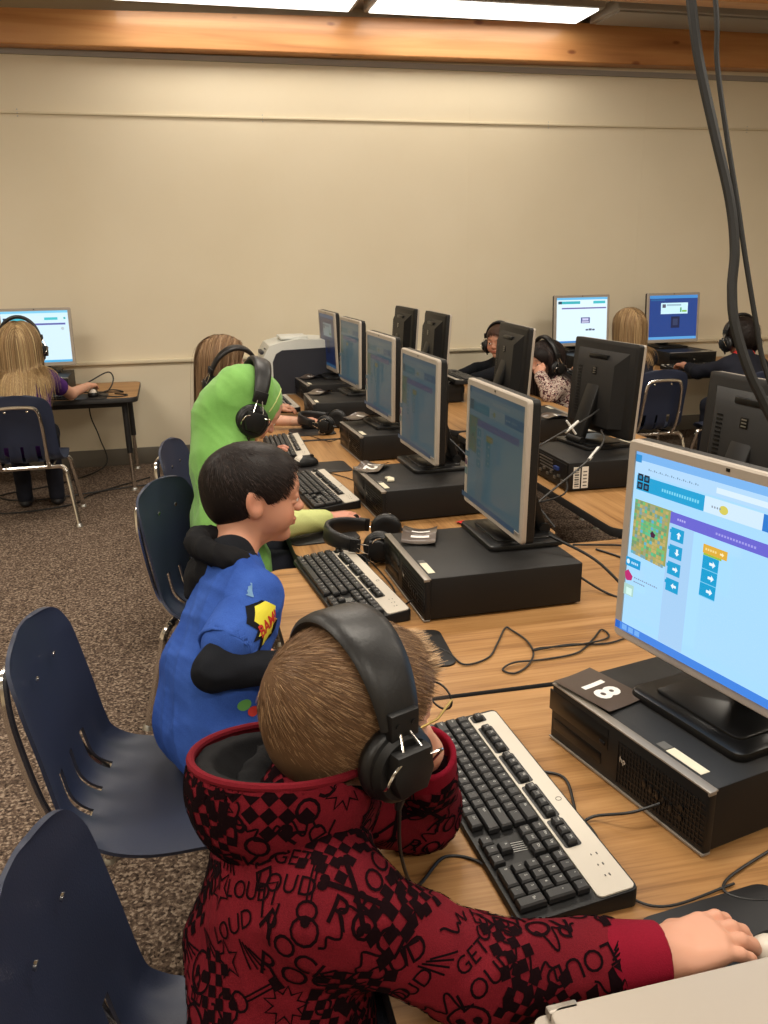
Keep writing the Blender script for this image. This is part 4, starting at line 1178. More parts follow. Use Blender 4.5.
for k in range(8): b.box((-2.96+k*1.22, WY-.0004, (2.4+.66)/2), (.003, .0012, 1.72), 0)
struct(b.build('trim_3', 'wall'))
b = MB()
for x in (-.75, .62, 2.45, 3.9):
    for z in (2.035, 2.052, 2.07): b.lathe([(0, 0), (.004, 0), (.003, .002), (0, .0025)], 8, 0, T(x, WY-.012, z, rx=PI/2))
o = b.build('trim_4', 'steel'); struct(o)
# timber beam along the top of the wall; the far end sits a little higher
def beamz(x): t = (x+.8)/4.7; return 2.378+.030*t, 2.550+.095*t
b = MB(); vs = []
for x in (X0, X1):
    lo, hi = beamz(x); vs += [(x, WY, lo), (x, WY-.115, lo), (x, WY-.12, lo+.006), (x, WY-.12, hi), (x, WY, hi)]
b.add(vs, [(i, (i+1) % 5, 5+(i+1) % 5, 5+i) for i in range(5)]+[(4, 3, 2, 1, 0), (5, 6, 7, 8, 9)]); struct(b.build('trim_5', 'pine', smooth=False))
struct(MB().box(((X0+X1)/2, WY-.010, 2.365), (X1-X0, .02, .03), 0, T()).build('beam_shade_strip', 'lamp_grey'))  # grey strip put in as the shadow line under the beam
b = MB(); b.box(((X0+X1)/2, 4.60, 2.60), (X1-X0, .12, .16), 0, bev=.004); struct(b.build('trim_7', 'pine', smooth=False))
# ceiling light fittings
def light(x, y, lit=True, L=1.2, W=.30, near=False, lab=''):
    t = thing('ceiling_light', lab, 'ceiling light', (x, y, CZ), 0, None if near else 'ceiling light fittings out in the room')
    h = MB(); h.box((0, 0, -.031), (L+.05, W+.06, .062), 0, bev=.004); h.build('housing', 'lamp_grey', t)
    l = MB(); l.box((0, 0, -.066), (L, W, .012), 0, bev=.003); l.build('diffuser', 'lamp_white' if lit else 'lamp_grey', t)
    if lit:
        a = bpy.data.lights.new('lamp', 'AREA'); a.shape = 'RECTANGLE'; a.size = L; a.size_y = W; a.energy = LAMP*(.20 if near else 1); a.color = (1.0, .90, .76)
        ao = bpy.data.objects.new('lamp', a); COL.objects.link(ao); ao.location = (x, y, CZ-.078)
LAMP = 28
light(1.87, 5.25, True, 1.28, .30, True, 'lit ceiling light above the timber beam, right of the two lit ones')
light(.47, 5.25, True, 1.28, .30, True, 'lit ceiling light above the timber beam, left of the two lit ones')
light(3.28, 5.25, False, 1.28, .30, True, 'unlit grey ceiling light fitting at upper right above the timber beam')
for x in (-1.6, .6, 2.8):
    for y in (3.2, 1.2, -1.2): light(x, y, True, 1.2, .45, lab='lit ceiling light fitting out in the room behind the view')
w = bpy.data.worlds.new('world'); SC.world = w; w.use_nodes = True
w.node_tree.nodes['Background'].inputs[0].default_value = (.9, .8, .65, 1); w.node_tree.nodes['Background'].inputs[1].default_value = .05
SC.view_settings.view_transform = 'Standard'; SC.view_settings.look = 'None'; SC.view_settings.gamma = 1; SC.view_settings.exposure = 0
SC.view_settings.use_curve_mapping = False

# ------------------------------------------------------------------ tables
tx = make_table(1.52, .745, TH, 'lam_x'); ty = make_table(1.50, .76, TH, 'lam_y' if False else 'lam_x')
place(tx, (.935, .963, 0), R(-1), 'near wood laminate table holding the computer numbered 18')
t2 = place(copy_tree(tx), (.935, 1.722, 0), R(-.5), 'second wood laminate table, behind the one with computer 18')
place(ty, (.655, 2.91, 0), R(90), 'wood laminate table in the left row, where the child in the green hood sits')
place(copy_tree(ty), (.665, 4.44, 0), R(90), 'far wood laminate table in the left row, holding the printer by the wall')
place(copy_tree(ty), (1.585, 2.91, 0), R(90), 'near wood laminate table in the right row, with black monitor backs towards the view')
place(copy_tree(ty), (1.585, 4.44, 0), R(90), 'far wood laminate table in the right row, in front of the boy in black')
wt = make_table(1.50, .66, .535, 'lam_x')
place(wt, (-.965, 5.225, 0), 0, 'wood laminate table against the wall at left, with exposed end legs')
place(copy_tree(wt), (3.115, 5.225, 0), 0, 'wood laminate table against the wall at right under the two lit monitors')
place(copy_tree(wt), (4.64, 5.225, 0), 0, 'wood laminate table against the wall at the right edge of the view')

# ------------------------------------------------------------------ computers
pcA = make_pc(False); pcB = make_pc(True)
GP = 'black desktop computers'
T1 = TH+.001
row = [(.597, 1.011, -12.35, 'black desktop computer lying flat with number card 18 on top'), (.485, 1.846, -1.2, 'black desktop computer lying flat on the second table, nearest but one in the left row'),
       (.558, 2.572, -3., 'black desktop computer with a torn paper scrap on top, third in the left row'), (.665, 3.377, -2.7, 'black desktop computer lying flat, fourth from the near end of the left row'),
       (.623, 4.20, 1.2, 'black desktop computer lying flat, fifth from the near end of the left row'), (.676, 4.80, -3, 'black desktop computer lying flat at the far end of the left row beside the printer')]
for i, (x, y, a, l) in enumerate(row):
    o = pcA if i == 0 else copy_tree(pcA); place(o, (x, y, T1), R(-a), l, GP)
right = [(1.625, 2.75, 0, 'black desktop computer with white barcode labels on its side, rear towards the view'), (1.655, 3.50, 2, 'black desktop computer in the right row beside the girl in the patterned top'),
         (1.50, 4.60, -2, 'black desktop computer in the right row with a keyboard on top of it'), (1.60, 1.83, 0, 'black desktop computer under the monitor back at the right edge')]
for i, (x, y, a, l) in enumerate(right):
    o = pcB if i == 0 else copy_tree(pcB); place(o, (x, y, T1), PI+R(-a), l, GP)
for x, l in ((-.75, 'black desktop computer under the monitor at the left wall'), (2.62, 'black desktop computer under the left of the two lit wall monitors'), (3.29, 'black desktop computer under the lit monitor with the dark blue screen')):
    place(copy_tree(pcA), (x, 5.06, .536), PI/2*3 if False else R(90), l, GP)

# ------------------------------------------------------------------ monitors (stand on the computers)
PZ = TH+.1025
near = make_monitor(ui_code(1), 'scr_bright', zc=.226, pw=.40, ph=.332, tilt=1)
place(near, (.724, 1.010, PZ), R(12.4), 'large silver framed monitor with a bright puzzle program, standing on computer 18')
def lights_of(l): pass
def dull(P): f = lambda c: tuple(int(.46*a+.54*b) for a, b in zip(c, (118, 146, 138))); return [(*p[:-1], f(p[-1])) for p in P]
mids = make_monitor(dull(ui_code(2)), 'scr_mid', zc=.204, tilt=1)
place(mids, (.727, 1.919, PZ), R(.5), 'silver framed monitor with a dimmer blue screen, nearest but one in the left row', 'monitors of the left row')
for x, y, a, l in ((.755, 2.69, 1.7, 'silver framed monitor, third from the near end of the left row'), (.80, 3.43, 2.7, 'silver framed monitor, fourth from the near end of the left row'), (.855, 4.31, 3, 'silver framed monitor, fifth from the near end of the left row')):
    place(copy_tree(mids), (x, y, PZ), R(a), l)
mb_ = make_monitor(ui_simple('blue'), 'scr_mid', zc=.204, tilt=-2)
place(mb_, (.852, 4.93, PZ), R(3), 'silver framed monitor with a dark blue screen at the far end of the left row', 'monitors of the left row')
back = make_monitor(ui_simple('white'), 'scr_mid', zc=.204, tilt=-4)
place(back, (1.520, 2.855, PZ), PI+R(7), 'black monitor back above the computer with barcode labels', 'monitors of the right row seen from behind')
for x, y, a, l in ((1.482, 3.63, -3, 'black monitor back partly hiding the face of the boy in black'), (1.40, 4.55, 0, 'black monitor back, fourth from the near end of the right row'), (1.375, 5.10, 2, 'black monitor back, farthest of the right row'), (1.405, 1.83, 4, 'black monitor back at the right edge, behind the hanging cables')):
    place(copy_tree(back), (x, y, PZ), PI+R(a), l)
wl = make_monitor(ui_simple('white'), 'scr_bright', zc=.198, tilt=4); place(wl, (-.755, 5.335, .6385), R(-90)+R(2), 'lit monitor on the wall table at left, behind the girl in purple', 'lit monitors along the back wall')
w1 = make_monitor(ui_simple('popup'), 'scr_bright', zc=.198, tilt=4); place(w1, (2.622, 5.335, .6385), R(-90), 'lit monitor with a white page, left of the blonde child by the wall', 'lit monitors along the back wall')
w2 = make_monitor(ui_simple('blue'), 'scr_bright', zc=.198, tilt=4); place(w2, (3.29, 5.335, .6385), R(-90), 'lit monitor with a dark blue screen, right of the blonde child by the wall', 'lit monitors along the back wall')
for o in (wl, w1, w2): o.rotation_euler.z = R(90)+(R(2) if o is wl else 0)

# ------------------------------------------------------------------ keyboards, mice, pads
k1 = make_keyboard(True, True)
place(k1, (.417, 1.012, T1), R(2.2), 'nearest black keyboard with a pale silver strip, beside computer 18', 'black keyboards with silver strips')
kbs = [(.362, 1.915, 5.8, 'black keyboard with silver strip on the second table, left of its computer'), (.443, 2.806, 5.2, 'black keyboard with silver strip, third from the near end of the left row')]
for x, y, a, l in kbs: place(copy_tree(k1), (x, y, T1), R(a), l)
k2 = make_keyboard(False, True)
place(k2, (.419, 3.507, T1), R(-1.7), 'black keyboard with silver strip in front of the child in the green hood', 'black keyboards with silver strips')
for x, y, a, z, l in ((.525, 4.62, 2, T1, 'black keyboard with silver strip at the far end of the left row'), (1.52, 4.62, 180, TH+.104, 'keyboard lying on top of a computer in the right row'),
                      (1.80, 3.62, 180, T1, 'keyboard on the right row table before the girl in the patterned top'), (-.80, 4.985, 90, .536, 'keyboard before the girl in purple at the wall'),
                      (2.60, 4.985, 90, .536, 'keyboard under the white-page monitor at the back wall'), (3.28, 4.985, 90, .536, 'keyboard under the dark blue monitor at the back wall')):
    place(copy_tree(k2), (x, y, z), R(a), l)
pad = make_pad(); mo = make_mouse()
pads = [(.592, .690, 6, TH, 'black mouse pad under the hand of the nearest boy'), (.400, 1.555, -4, TH, 'black mouse pad by the blue shirted boy, its corner beyond the nearest head'),
        (.372, 2.36, 4, TH, 'black mouse pad beside the keyboard, under the pale green sleeve'), (.515, 3.16, 3, TH, 'black mouse pad with a silver mouse, third seat of the left row'), (.585, 3.86, 0, TH, 'black mouse pad beside the headphones, under the long haired girl\'s hand'),
        (-.46, 4.99, 90, .535, 'black mouse pad at the right end of the left wall table')]
for i, (x, y, a, z, l) in enumerate(pads): place(pad if i == 0 else bpy.data.objects.new('mouse_pad', pad.data), (x, y, z), R(a), l, 'black mouse pads')
for o in [o for o in bpy.data.objects if o.name.startswith('mouse_pad') and not o.users_collection]: COL.objects.link(o); o['category'] = 'mouse pad'
mice = [(.612, .662, 6, TH+.005, 'black computer mouse held in the nearest boy\'s hand'), (.455, 3.20, 10, TH+.005, 'computer mouse with a silver back on the pad, third seat of the left row'), (.455, 2.375, 0, TH+.005, 'computer mouse under the hand of the child in the green hood'),
        (.60, 3.94, 0, TH+.005, 'computer mouse under the hand of the long haired girl'), (-.45, 4.99, 90, .540, 'computer mouse under the hand of the girl in purple'), (.395, 1.545, 0, TH+.005, 'computer mouse on the pad before the blue shirted boy')]
for i, (x, y, a, z, l) in enumerate(mice): place(mo if i == 0 else copy_tree(mo), (x, y, z), R(a), l, 'computer mice')

# ------------------------------------------------------------------ cards on the computers
def card(txt, x, y, a, l, g=None): place(make_card(txt, curl=0 if txt == '18' else 1), (x, y, TH+.1035), R(a), l, g)
card('18', .619, 1.130, 20, 'brown laminated card with the white number 18 on the nearest computer')
card('11', .555, 1.958, -20, 'curled brown card with two white strokes on the second computer', 'number cards on the computers')
card('12', .600, 2.690, -35, 'curled brown card with white strokes on the third computer', 'number cards on the computers')
card('1', .760, 3.44, -60, 'glossy curled card on the monitor foot of the fourth computer', 'number cards on the computers')  # white stroke painted for the glossy glare on this and the farther cards
for o in [o for o in bpy.data.objects if o.name.startswith('number_card')][3:4]: o.location.z += .018; o.location.x = .735; o.location.y = 3.50
card('1', .70, 4.33, -50, 'glossy curled card on the fifth computer', 'number cards on the computers')
card('1', .745, 4.92, -50, 'glossy curled card on the farthest computer of the left row', 'number cards on the computers')
card('1', 1.56, 3.36, 100, 'glossy curled card on the right row computer beside the patterned sleeve', 'number cards on the computers')

# ------------------------------------------------------------------ printer
pr = thing('printer', 'large grey printer with a dark side panel at the far end of the left row', 'printer', (.70, 5.0, TH))
Xp = Matrix(((1, 0, 0, 0), (0, 0, 1, 0), (0, 1, 0, 0), (0, 0, 0, 1)))
prof = [(-.21, .0), (.23, .0), (.23, .30), (.0, .315), (-.10, .30), (-.17, .28), (-.205, .22)]
b = MB(); b.prism(curve2 := [(p.x, p.y) for p in [Vector((x, y, 0)) for x, y in prof]], .0, .36, 0, Xp, bev=.012); b.build('body', 'printer_grey', pr)
prof2 = [(-.155, .006), (.225, .006), (.225, .265), (-.10, .255), (-.135, .235), (-.155, .19)]
b = MB(); b.prism(prof2, -.006, .004, 0, Xp, bev=.002); b.build('side_panel', 'printer_dark', pr)
b = MB(); b.box((-.02, .15, .318), (.16, .20, .016), 0, bev=.005); b.build('lid', 'printer_grey', pr)
b = MB(); b.box((-.205, .15, .235), (.02, .14, .02), 0, bev=.003); 
for k in range(3): b.box((-.192, .03+k*.02, .262), (.006, .010, .006), 0)
b.build('control_panel', 'printer_dark', pr)

# ------------------------------------------------------------------ chairs
ch = make_chair(); ch.scale = (1.09, 1.09, 1.09)
place(ch, (-.080, 1.455, 0), R(-9), 'navy plastic school chair the blue shirted boy sits on the front of', 'navy school chairs')
for x, y, a, l in ((.005, .795, -9, 'navy plastic school chair at the bottom left corner, behind the nearest boy'), (.110, 2.36, -28, 'navy plastic school chair of the child in the green hood'), (.155, 2.96, -16, 'navy plastic school chair seen edge on beyond the green hooded child\'s chair'),
                   (.37, 4.27, 4, 'navy plastic school chair of the long haired girl, only its top showing'), (-.745, 4.48, 92, 'navy plastic school chair with a chrome back loop, under the girl in purple'),
                   (2.54, 4.36, 88, 'navy plastic school chair with chrome back loop behind the blonde child at the right wall'), (3.04, 4.16, 90, 'navy plastic school chair of the dark haired child at the right wall'),
                   (2.09, 5.24, 184, 'navy plastic school chair of the boy in black'), (2.12, 4.50, 182, 'navy plastic school chair of the girl in the patterned top')):
    place(copy_tree(ch), (x, y, 0), R(a), l)

# ------------------------------------------------------------------ headphones lying on the tables
hp = make_headphones()
GH = 'black headphones lying on the tables'
def lay(o, x, y, z, rz, l, g=GH):
    o.matrix_world = Matrix.Translation((x, y, z)) @ Euler((0, 0, rz)).to_matrix().to_4x4() @ Euler((R(0), R(84), 0)).to_matrix().to_4x4(); o['label'] = l; o['group'] = g
lay(hp, .475, 2.165, TH+.048, R(160), 'black headphones lying between the second and third computers')
lay(copy_tree(hp), .645, 3.87, TH+.048, R(150), 'black headphones lying beside the long haired girl\'s hand')
lay(copy_tree(hp), .48, 4.98, TH+.048, R(150), 'black headphones lying in front of the printer')

# ------------------------------------------------------------------ cables
z = TH+.0035
cable('audio_cable', 'thin black looped cable on the second table between the first two computers', [(.40, 1.60, z), (.455, 1.575, z), (.49, 1.52, z), (.505, 1.46, z), (.56, 1.475, z), (.60, 1.53, z), (.645, 1.60, z), (.655, 1.585, z), (.665, 1.53, z), (.655, 1.47, z), (.62, 1.42, z), (.585, 1.40, z), (.57, 1.42, z), (.60, 1.435, z+.004), (.66, 1.44, z), (.74, 1.45, z), (.80, 1.50, z), (.84, 1.54, z), (.835, 1.50, z), (.76, 1.475, z+.005), (.68, 1.49, z), (.66, 1.475, z+.004), (.74, 1.49, z), (.82, 1.475, z), (.90, 1.50, z), (1.0, 1.52, z)], .0020)
cable('keyboard_cable', 'black cable from the nearest keyboard running into the front of computer 18', [(.487, 1.09, z), (.53, 1.06, z), (.515, .99, z), (.50, .95, z), (.53, .955, z+.004), (.57, .93, z+.02), (.612, .925, TH+.034)], .0022)
cable('mouse_cable', 'black mouse cable looping beside computer 18', [(.66, .68, z), (.80, .74, z), (.86, .80, z), (.80, .85, z), (.66, .81, z), (.62, .78, z), (.66, .755, z), (.75, .76, z), (.90, .76, z), (1.05, .80, z)], .0020)
cable('keyboard_lead', 'thin black lead curving from behind the nearest keyboard', [(.50, 1.02, z), (.515, .93, z), (.50, .87, z), (.49, .85, z), (.50, .80, z), (.54, .775, z), (.64, .79, z)], .0018)
def cord(pts, l, r=.0025, name='power_cable'): return cable(name, l, pts, r)
cord([(.83, 1.80, PZ+.03), (.90, 1.70, TH+.10), (.99, 1.62, z+.01), (1.10, 1.56, z), (1.30, 1.50, z), (1.45, 1.45, z)], 'thick black cable running over the corner of the second computer', .0035)
cord([(.86, 1.83, TH+.06), (.95, 1.72, z), (1.02, 1.62, z+.006), (1.08, 1.60, z), (1.25, 1.55, z)], 'black cable with a plug behind the second computer', .003)
b = MB(); b.box((0, 0, .012), (.05, .024, .022), 0, bev=.005); o = tag(b.build('cable_plug', 'edge'), 'black cable plug lying on the second table behind the second computer', 'plug'); o.location = (.99, 1.66, TH+.001); o.rotation_euler.z = R(-50)
cord([(1.07, 2.02, z), (1.10, 1.95, z), (1.12, 1.88, z), (1.20, 1.80, z)], 'black cable drooping at the far edge of the second table', .003)
cord([(1.02, 2.06, z+.004), (1.12, 2.03, z+.004), (1.19, 2.0, z+.004), (1.30, 2.0, z+.004)], 'bluish dark cable along the far edge of the second table', .003)
cord([(.93, 2.62, z), (.98, 2.50, z), (1.06, 2.42, z+.02), (1.20, 2.5, z+.02), (1.26, 2.62, TH+.05)], 'black cable from the third computer to the barcode labelled computer', .003)
for i, (y, l) in enumerate(((3.05, 'tangled black cables on the table between the third and fourth computers'), (3.95, 'tangled black cables on the table between the fourth and fifth computers'))):
    cord([(.93, y-.2, z), (.98, y, z), (.94, y+.12, z+.004), (1.0, y+.2, z), (.96, y+.05, z+.008), (.88, y-.03, z+.006), (.99, y-.12, z), (.97, y+.25, z)], l, .003)
for i, (x, y, l) in enumerate(((.60, 3.10, 'black cable across the table by the third keyboard'), (.60, 3.86, 'black cable across the table by the fourth keyboard'), (.59, 4.50, 'black cables across the table by the far keyboard'))):
    cord([(x-.10, y, z), (x-.04, y-.10, z), (x, y-.2, z), (x+.03, y-.24, z), (x+.07, y-.30, TH+.03)], l, .0018)
cord([(.40, 2.21, z), (.45, 2.12, z), (.435, 2.02, z), (.42, 1.90, z+.0), (.44, 1.75, z+.004), (.474, 1.70, TH+.035)][:3]+[(.455, 2.10, z), (.47, 1.90, z), (.455, 1.78, z), (.475, 1.72, TH+.04)], 'thin black headphone cable beside the second computer', .0018)
# cables rising behind the first right row monitor, with white sleeves
cord([(.80, 1.97, TH+.10), (.936, 2.10, TH+.128), (1.163, 2.278, TH+.186), (1.284, 2.418, TH+.208), (1.38, 2.62, TH+.196), (1.46, 2.76, TH+.166)], 'lower black cable with a white sleeve, slanting to the nearest right row monitor back', .003)
cord([(.83, 2.14, TH+.20), (.987, 2.279, TH+.228), (1.19, 2.452, TH+.252), (1.30, 2.56, TH+.258), (1.43, 2.74, TH+.246)], 'upper black cable with a white tie, slanting to the nearest right row monitor back', .003)
tag(MB().tube([(1.168, 2.283, TH+.187), (1.235, 2.357, TH+.2025)], .0050, 8).build('cable_sleeve', 'cable_white'), 'white sleeve on the lower cable slanting to the nearest right row monitor back', 'cable sleeve')
tag(MB().tube([(1.155, 2.42, TH+.244), (1.225, 2.482, TH+.262)], .0045, 8).tube([(1.172, 2.455, TH+.272), (1.205, 2.452, TH+.228)], .0035, 8).build('cable_tie', 'cable_white'), 'white crossed tie on the upper slanting cable', 'cable tie')
tag(MB().tube([(.90, 2.42, TH+.13), (.94, 2.37, TH+.12)], .0045, 8).build('cable_sleeve', 'cable_white'), 'white sleeve on the cable behind the second monitor in the left row', 'cable sleeve')
cord([(.84, 2.60, PZ+.10), (.90, 2.42, TH+.13), (.98, 2.30, TH+.09), (1.03, 2.20, z+.01)], 'black cable dropping behind the third monitor of the left row', .0035)
# hanging cables
cable('hanging_cable', 'thick black cable hanging down from the ceiling at upper right', [(.58, 1.32, CZ), (.60, 1.10, 1.83), (.611, 1.012, 1.556), (.617, .991, 1.481), (.628, .965, 1.403), (.640, .939, 1.325), (.641, .922, 1.27), (.635, .911, 1.226), (.636, .897, 1.181), (.655, .873, 1.115), (.70, .845, 1.045), (.82, .80, .99), (.95, .76, .88), (1.10, .74, .68), (1.18, .72, .515)], .0058)
cable('hanging_cable', 'thinner black cable hanging beside the thick one at upper right', [(.62, 1.30, CZ), (.632, 1.09, 1.83), (.640, 1.007, 1.556), (.640, .99, 1.48), (.6445, .965, 1.40), (.650, .94, 1.325), (.655, .92, 1.26), (.663, .90, 1.19), (.670, .885, 1.14), (.684, .865, 1.10), (.74, .835, 1.05), (.86, .79, .99), (1.0, .75, .86), (1.14, .70, .66), (1.22, .68, .51)], .0030)
# left wall table tangle
zt = .5385
cord([(-.55, 5.20, zt), (-.40, 5.10, zt), (-.35, 5.16, zt+.06), (-.38, 5.22, zt+.10), (-.50, 5.14, zt+.05), (-.62, 5.05, zt+.012)], 'black cable standing in a loop on the left wall table', .004)
cord([(-.34, 5.05, zt), (-.27, 4.98, zt), (-.32, 4.93, zt), (-.42, 4.96, zt+.01), (-.36, 5.06, zt+.02), (-.30, 5.10, zt), (-.45, 5.14, zt), (-.60, 5.10, zt+.01)], 'tangled black cable at the right end of the left wall table', .004)
cord([(-.52, 5.54, .53), (-.53, 5.53, .35), (-.49, 5.53, .2), (-.47, 5.50, .03), (-.7, 5.2, .008), (-1.0, 5.0, .008), (-.8, 4.85, .008), (-.3, 5.0, .008), (.2, 5.1, .008)], 'black cable hanging below the left wall table on to the carpet', .004)
cord([(-1.2, 4.75, .008), (-.9, 4.62, .008), (-.6, 4.7, .008), (-.5, 4.9, .008), (-.2, 5.2, .008)], 'black cable trailing on the carpet under the left wall table', .004)
# red wrapper
b = MB(); rr = random.Random(3); vs = [(.022*math.cos(a)*rr.uniform(.6, 1.3), .014*math.sin(a)*rr.uniform(.6, 1.3), rr.uniform(0, .008)) for a in [2*PI*k/9 for k in range(9)]]
b.add(vs+[(0, 0, .010), (0, 0, 0)], [(k, (k+1) % 9, 9) for k in range(9)]+[((k+1) % 9, k, 10) for k in range(9)])
o = tag(b.build('red_wrapper', 'red_thing'), 'small crumpled red wrapper on the table behind the second computer', 'wrapper'); o.location = (.80, 2.345, TH+.001)
# small white scrap on computer 3
b = MB(); b.prism([(-.012, -.02), (.010, -.024), (.016, .0), (.006, .022), (-.010, .018), (-.004, 0)], 0, .006, 0, bev=.002); o = tag(b.build('paper_scrap', 'paper'), 'small torn white paper scrap on the third computer', 'paper'); o.location = (.620, 2.53, TH+.1035)

# ------------------------------------------------------------------ laptop at the bottom right, and what it rests on
o = place(copy_tree(pcA), (.47, .40, T1), R(2), 'black desktop computer under the silver laptop at the bottom right', GP)
lp = thing('laptop', 'closed silver laptop at the bottom right corner, its edge over the nearest boy\'s wrist', 'laptop', (.446, .446, TH+.103), R(1.0))
b = MB(); b.prism(rrect(.36, .25, .012, 5), 0, .014, 0, bev=.002); b.build('base', 'silver', lp)
b = MB(); b.prism(rrect(.345, .246, .012, 5, .008), .0145, .023, 0, bev=.003); b.build('lid', 'silver', lp)
b = MB(); b.box((-.150, .121, .0185), (.030, .010, .009), 0, bev=.002); b.build('hinge', 'silver_trim', lp); b = MB(); b.box((.150, .121, .0185), (.030, .010, .009), 0, bev=.002); b.build('hinge', 'silver_trim', lp)
# ================================================================== PEOPLE
def v3(*a): return np.array(a, float)
def person(label, C, yaw, pitch, roll, neck, J, armR, armL, tone, sc=1.0, res=.0030, hands=(None, None), group=None, barearm=(False, False), shoe=True):
    """arm = (shoulder, elbow, wrist); hands = dict(dir, up, curl, ...) for right, left"""
    Rm = rotm(yaw, pitch, roll); C = np.array(C, float)
    root = thing('person', label, 'person', tuple(J['pelvis']*v3(1, 1, 0)), 0, group)
    base = v3(*root.location)
    hs, W = head_sdf(C, Rm, neck, sc)
    Vh, Fh = hs.grid(res)
    B = SDF(); torso(B, J, -.012)
    for s, (sh, el, wr) in (('R', armR), ('L', armL)):
        bare = barearm[0 if s == 'R' else 1]
        arm(B, sh, el, wr, (.036, .029, .0205) if bare else (.030, .024, .019))
    legs(B, J, -.010)
    Vb, Fb = B.grid(.0055 if res < .0035 else .007)
    nets_ = [(Vh, Fh), (Vb, Fb)]; cols = [head_cols(Vh, C, Rm, sc, tone), np.tile(np.array(tone), (len(Vb), 1))]
    for s, hd, (sh, el, wr) in ((-1, hands[0], armR), (1, hands[1], armL)):
        if hd is None: continue
        hd = dict(hd); d = hd.pop('dir'); up = hd.pop('up', (0, 0, 1))
        # thumb side: right hand palm down points forward -> thumb to its left (+y local); left hand -> -y
        Rh = frame_from(d, up); side = 1 if s == -1 else -1
        S = hand_sdf(wr, Rh, side, forearm=mix(wr, el, .25), **hd); V, F = S.grid(.0021 if res < .0035 else .003)
        nets_.append((V, F)); t = np.tile(np.array(tone)*v3(1, .93, .90), (len(V), 1)); cols.append(t)
    V, F = join_nets(nets_)
    o = np_mesh('body', V-base, F, 'skin', root, np.concatenate(cols))
    if shoe: shoes_at(root, J, base)
    add_eyes_at(root, C, Rm, sc, base)
    return root, base, Rm, C, (Vh, Fh), hs
def shoes_at(root, J, base):
    for s in 'LR':
        a = J['ankle'+s]; f = J['f']; S = SDF()
        S.cap(a-v3(0, 0, .015), a+f*.10-v3(0, 0, .028), .032, .026, .02); S.ell(a+f*.045-v3(0, 0, .033), (.085, .036, .022), np.stack([f, J['l'], v3(0, 0, 1)], 1), .02)
        S.cut((a[0], a[1], .003), (0, 0, -1), .003)
        V, F = S.grid(.006); np_mesh('shoe', V-base, F, 'shoe', root)
def add_eyes_at(root, C, Rm, sc, base):
    for s in (-1, 1):
        p = C+Rm @ (v3(.0745, s*.030, -.0018)*sc)-base
        X = Matrix.Translation(Vector(p)) @ Matrix(Rm.tolist()).to_4x4()
        o = MB().sphere((0, 0, 0), .0118*sc, 16, 0, X).build('eye', 'eye_white', root)
        MB().sphere((.0085*sc, 0, 0), (.0042*sc, .0058*sc, .0058*sc), 12, 0, X).build('iris', 'iris', o)
def garment(name, root, base, build, mat_, h=.005, seed=1, amp=.0022, f=26, smooth=1, parent=None):
    S = SDF(); build(S)
    if amp: S.wrinkle(folds(seed, amp, f))
    V, F = S.grid(h); V = relax(V, F, smooth)
    return np_mesh(name, V-base, F, mat_, parent or root), V, F
def top_fn(J, aR, aL, g=.004, r=(.044, .040, .033), endR=1.0, endL=1.0, hem=.0, k=.022):
    def fn(S):
        torso(S, J, g)
        for (sh, el, wr), e in ((aR, endR), (aL, endL)):
            sh, el, wr = v3(*sh), v3(*el), v3(*wr)
            if e <= .5: S.cap(sh, mix(sh, el, e*2), r[0], r[1]+.004, k)
            else: S.cap(sh, el, r[0], r[1], k); S.cap(el, mix(el, wr, (e-.5)*2), r[1], r[2], k)
        pe = v3(*J['pelvis']); S.cap(pe+J['l']*.055-v3(0, 0, .012), pe-J['l']*.055-v3(0, 0, .012), .078+g, .078+g, .04)
    return fn
def trousers(root, base, J, m='jeans', h=.007):
    def fn(S):
        pe = v3(*J['pelvis']); S.cap(pe+J['l']*.05, pe-J['l']*.05, .074, .074, .04); legs(S, J, .006)
    garment('trousers', root, base, fn, m, h, 3, .002)
def short_hair(root, base, C, Rm, sc, col, n, length, crown, alt=None, palt=0., thick=.010, hairline=.040, back=-.055, lift=.22, width=.0011, fwd=.35, jit=.22, capcol=None, frontlift=0.0, swirl=.5, hug=.05, fo=(.078, .072, .091)):
    S = hair_cap(C, Rm, sc, thick, hairline, back, fo); V, F = S.grid(.004)
    cc = np.tile(np.array(capcol if capcol is not None else np.array(col)*.75), (len(V), 1))
    o = np_mesh('hair', V-base, F, 'hair', root, cc)
    cr = np.array(crown)
    def df(P, N):
        L = (P-C) @ Rm/sc; d = L-cr; r = np.linalg.norm(d, axis=1)[:, None]+1e-6
        dn = d/r; sw = np.cross(dn, np.array((cr/np.linalg.norm(cr))))*np.exp(-r/.05)*swirl
        v = dn+sw+np.array((fwd, 0, -.25)); up = np.clip((L[:, 0]-.04)/.04, 0, 1)[:, None]
        on = (L-np.array((-.005, 0, .02)))/np.array((.0081, .0050, .0058)); on /= np.linalg.norm(on, axis=1)[:, None]+1e-9
        v = v-on*(v*on).sum(1)[:, None]; v /= np.linalg.norm(v, axis=1)[:, None]+1e-9
        v = v+on*hug
        v = v+up*np.array((.0, 0, 1.0))*frontlift
        return v @ Rm.T
    P, N = sample_mesh(V, F, n)
    Lr = (P-C) @ Rm/sc
    ln = np.full(n, length); ln[(Lr[:, 2] < -.03)] *= .6
    P = P-N*.002
    st = strands('hair_strands', o, P-base, N, lambda p, q: df(p+base, q), ln, 5, width, varied(col, .28, alt, palt), lift=lift, jitter=jit)
    return S
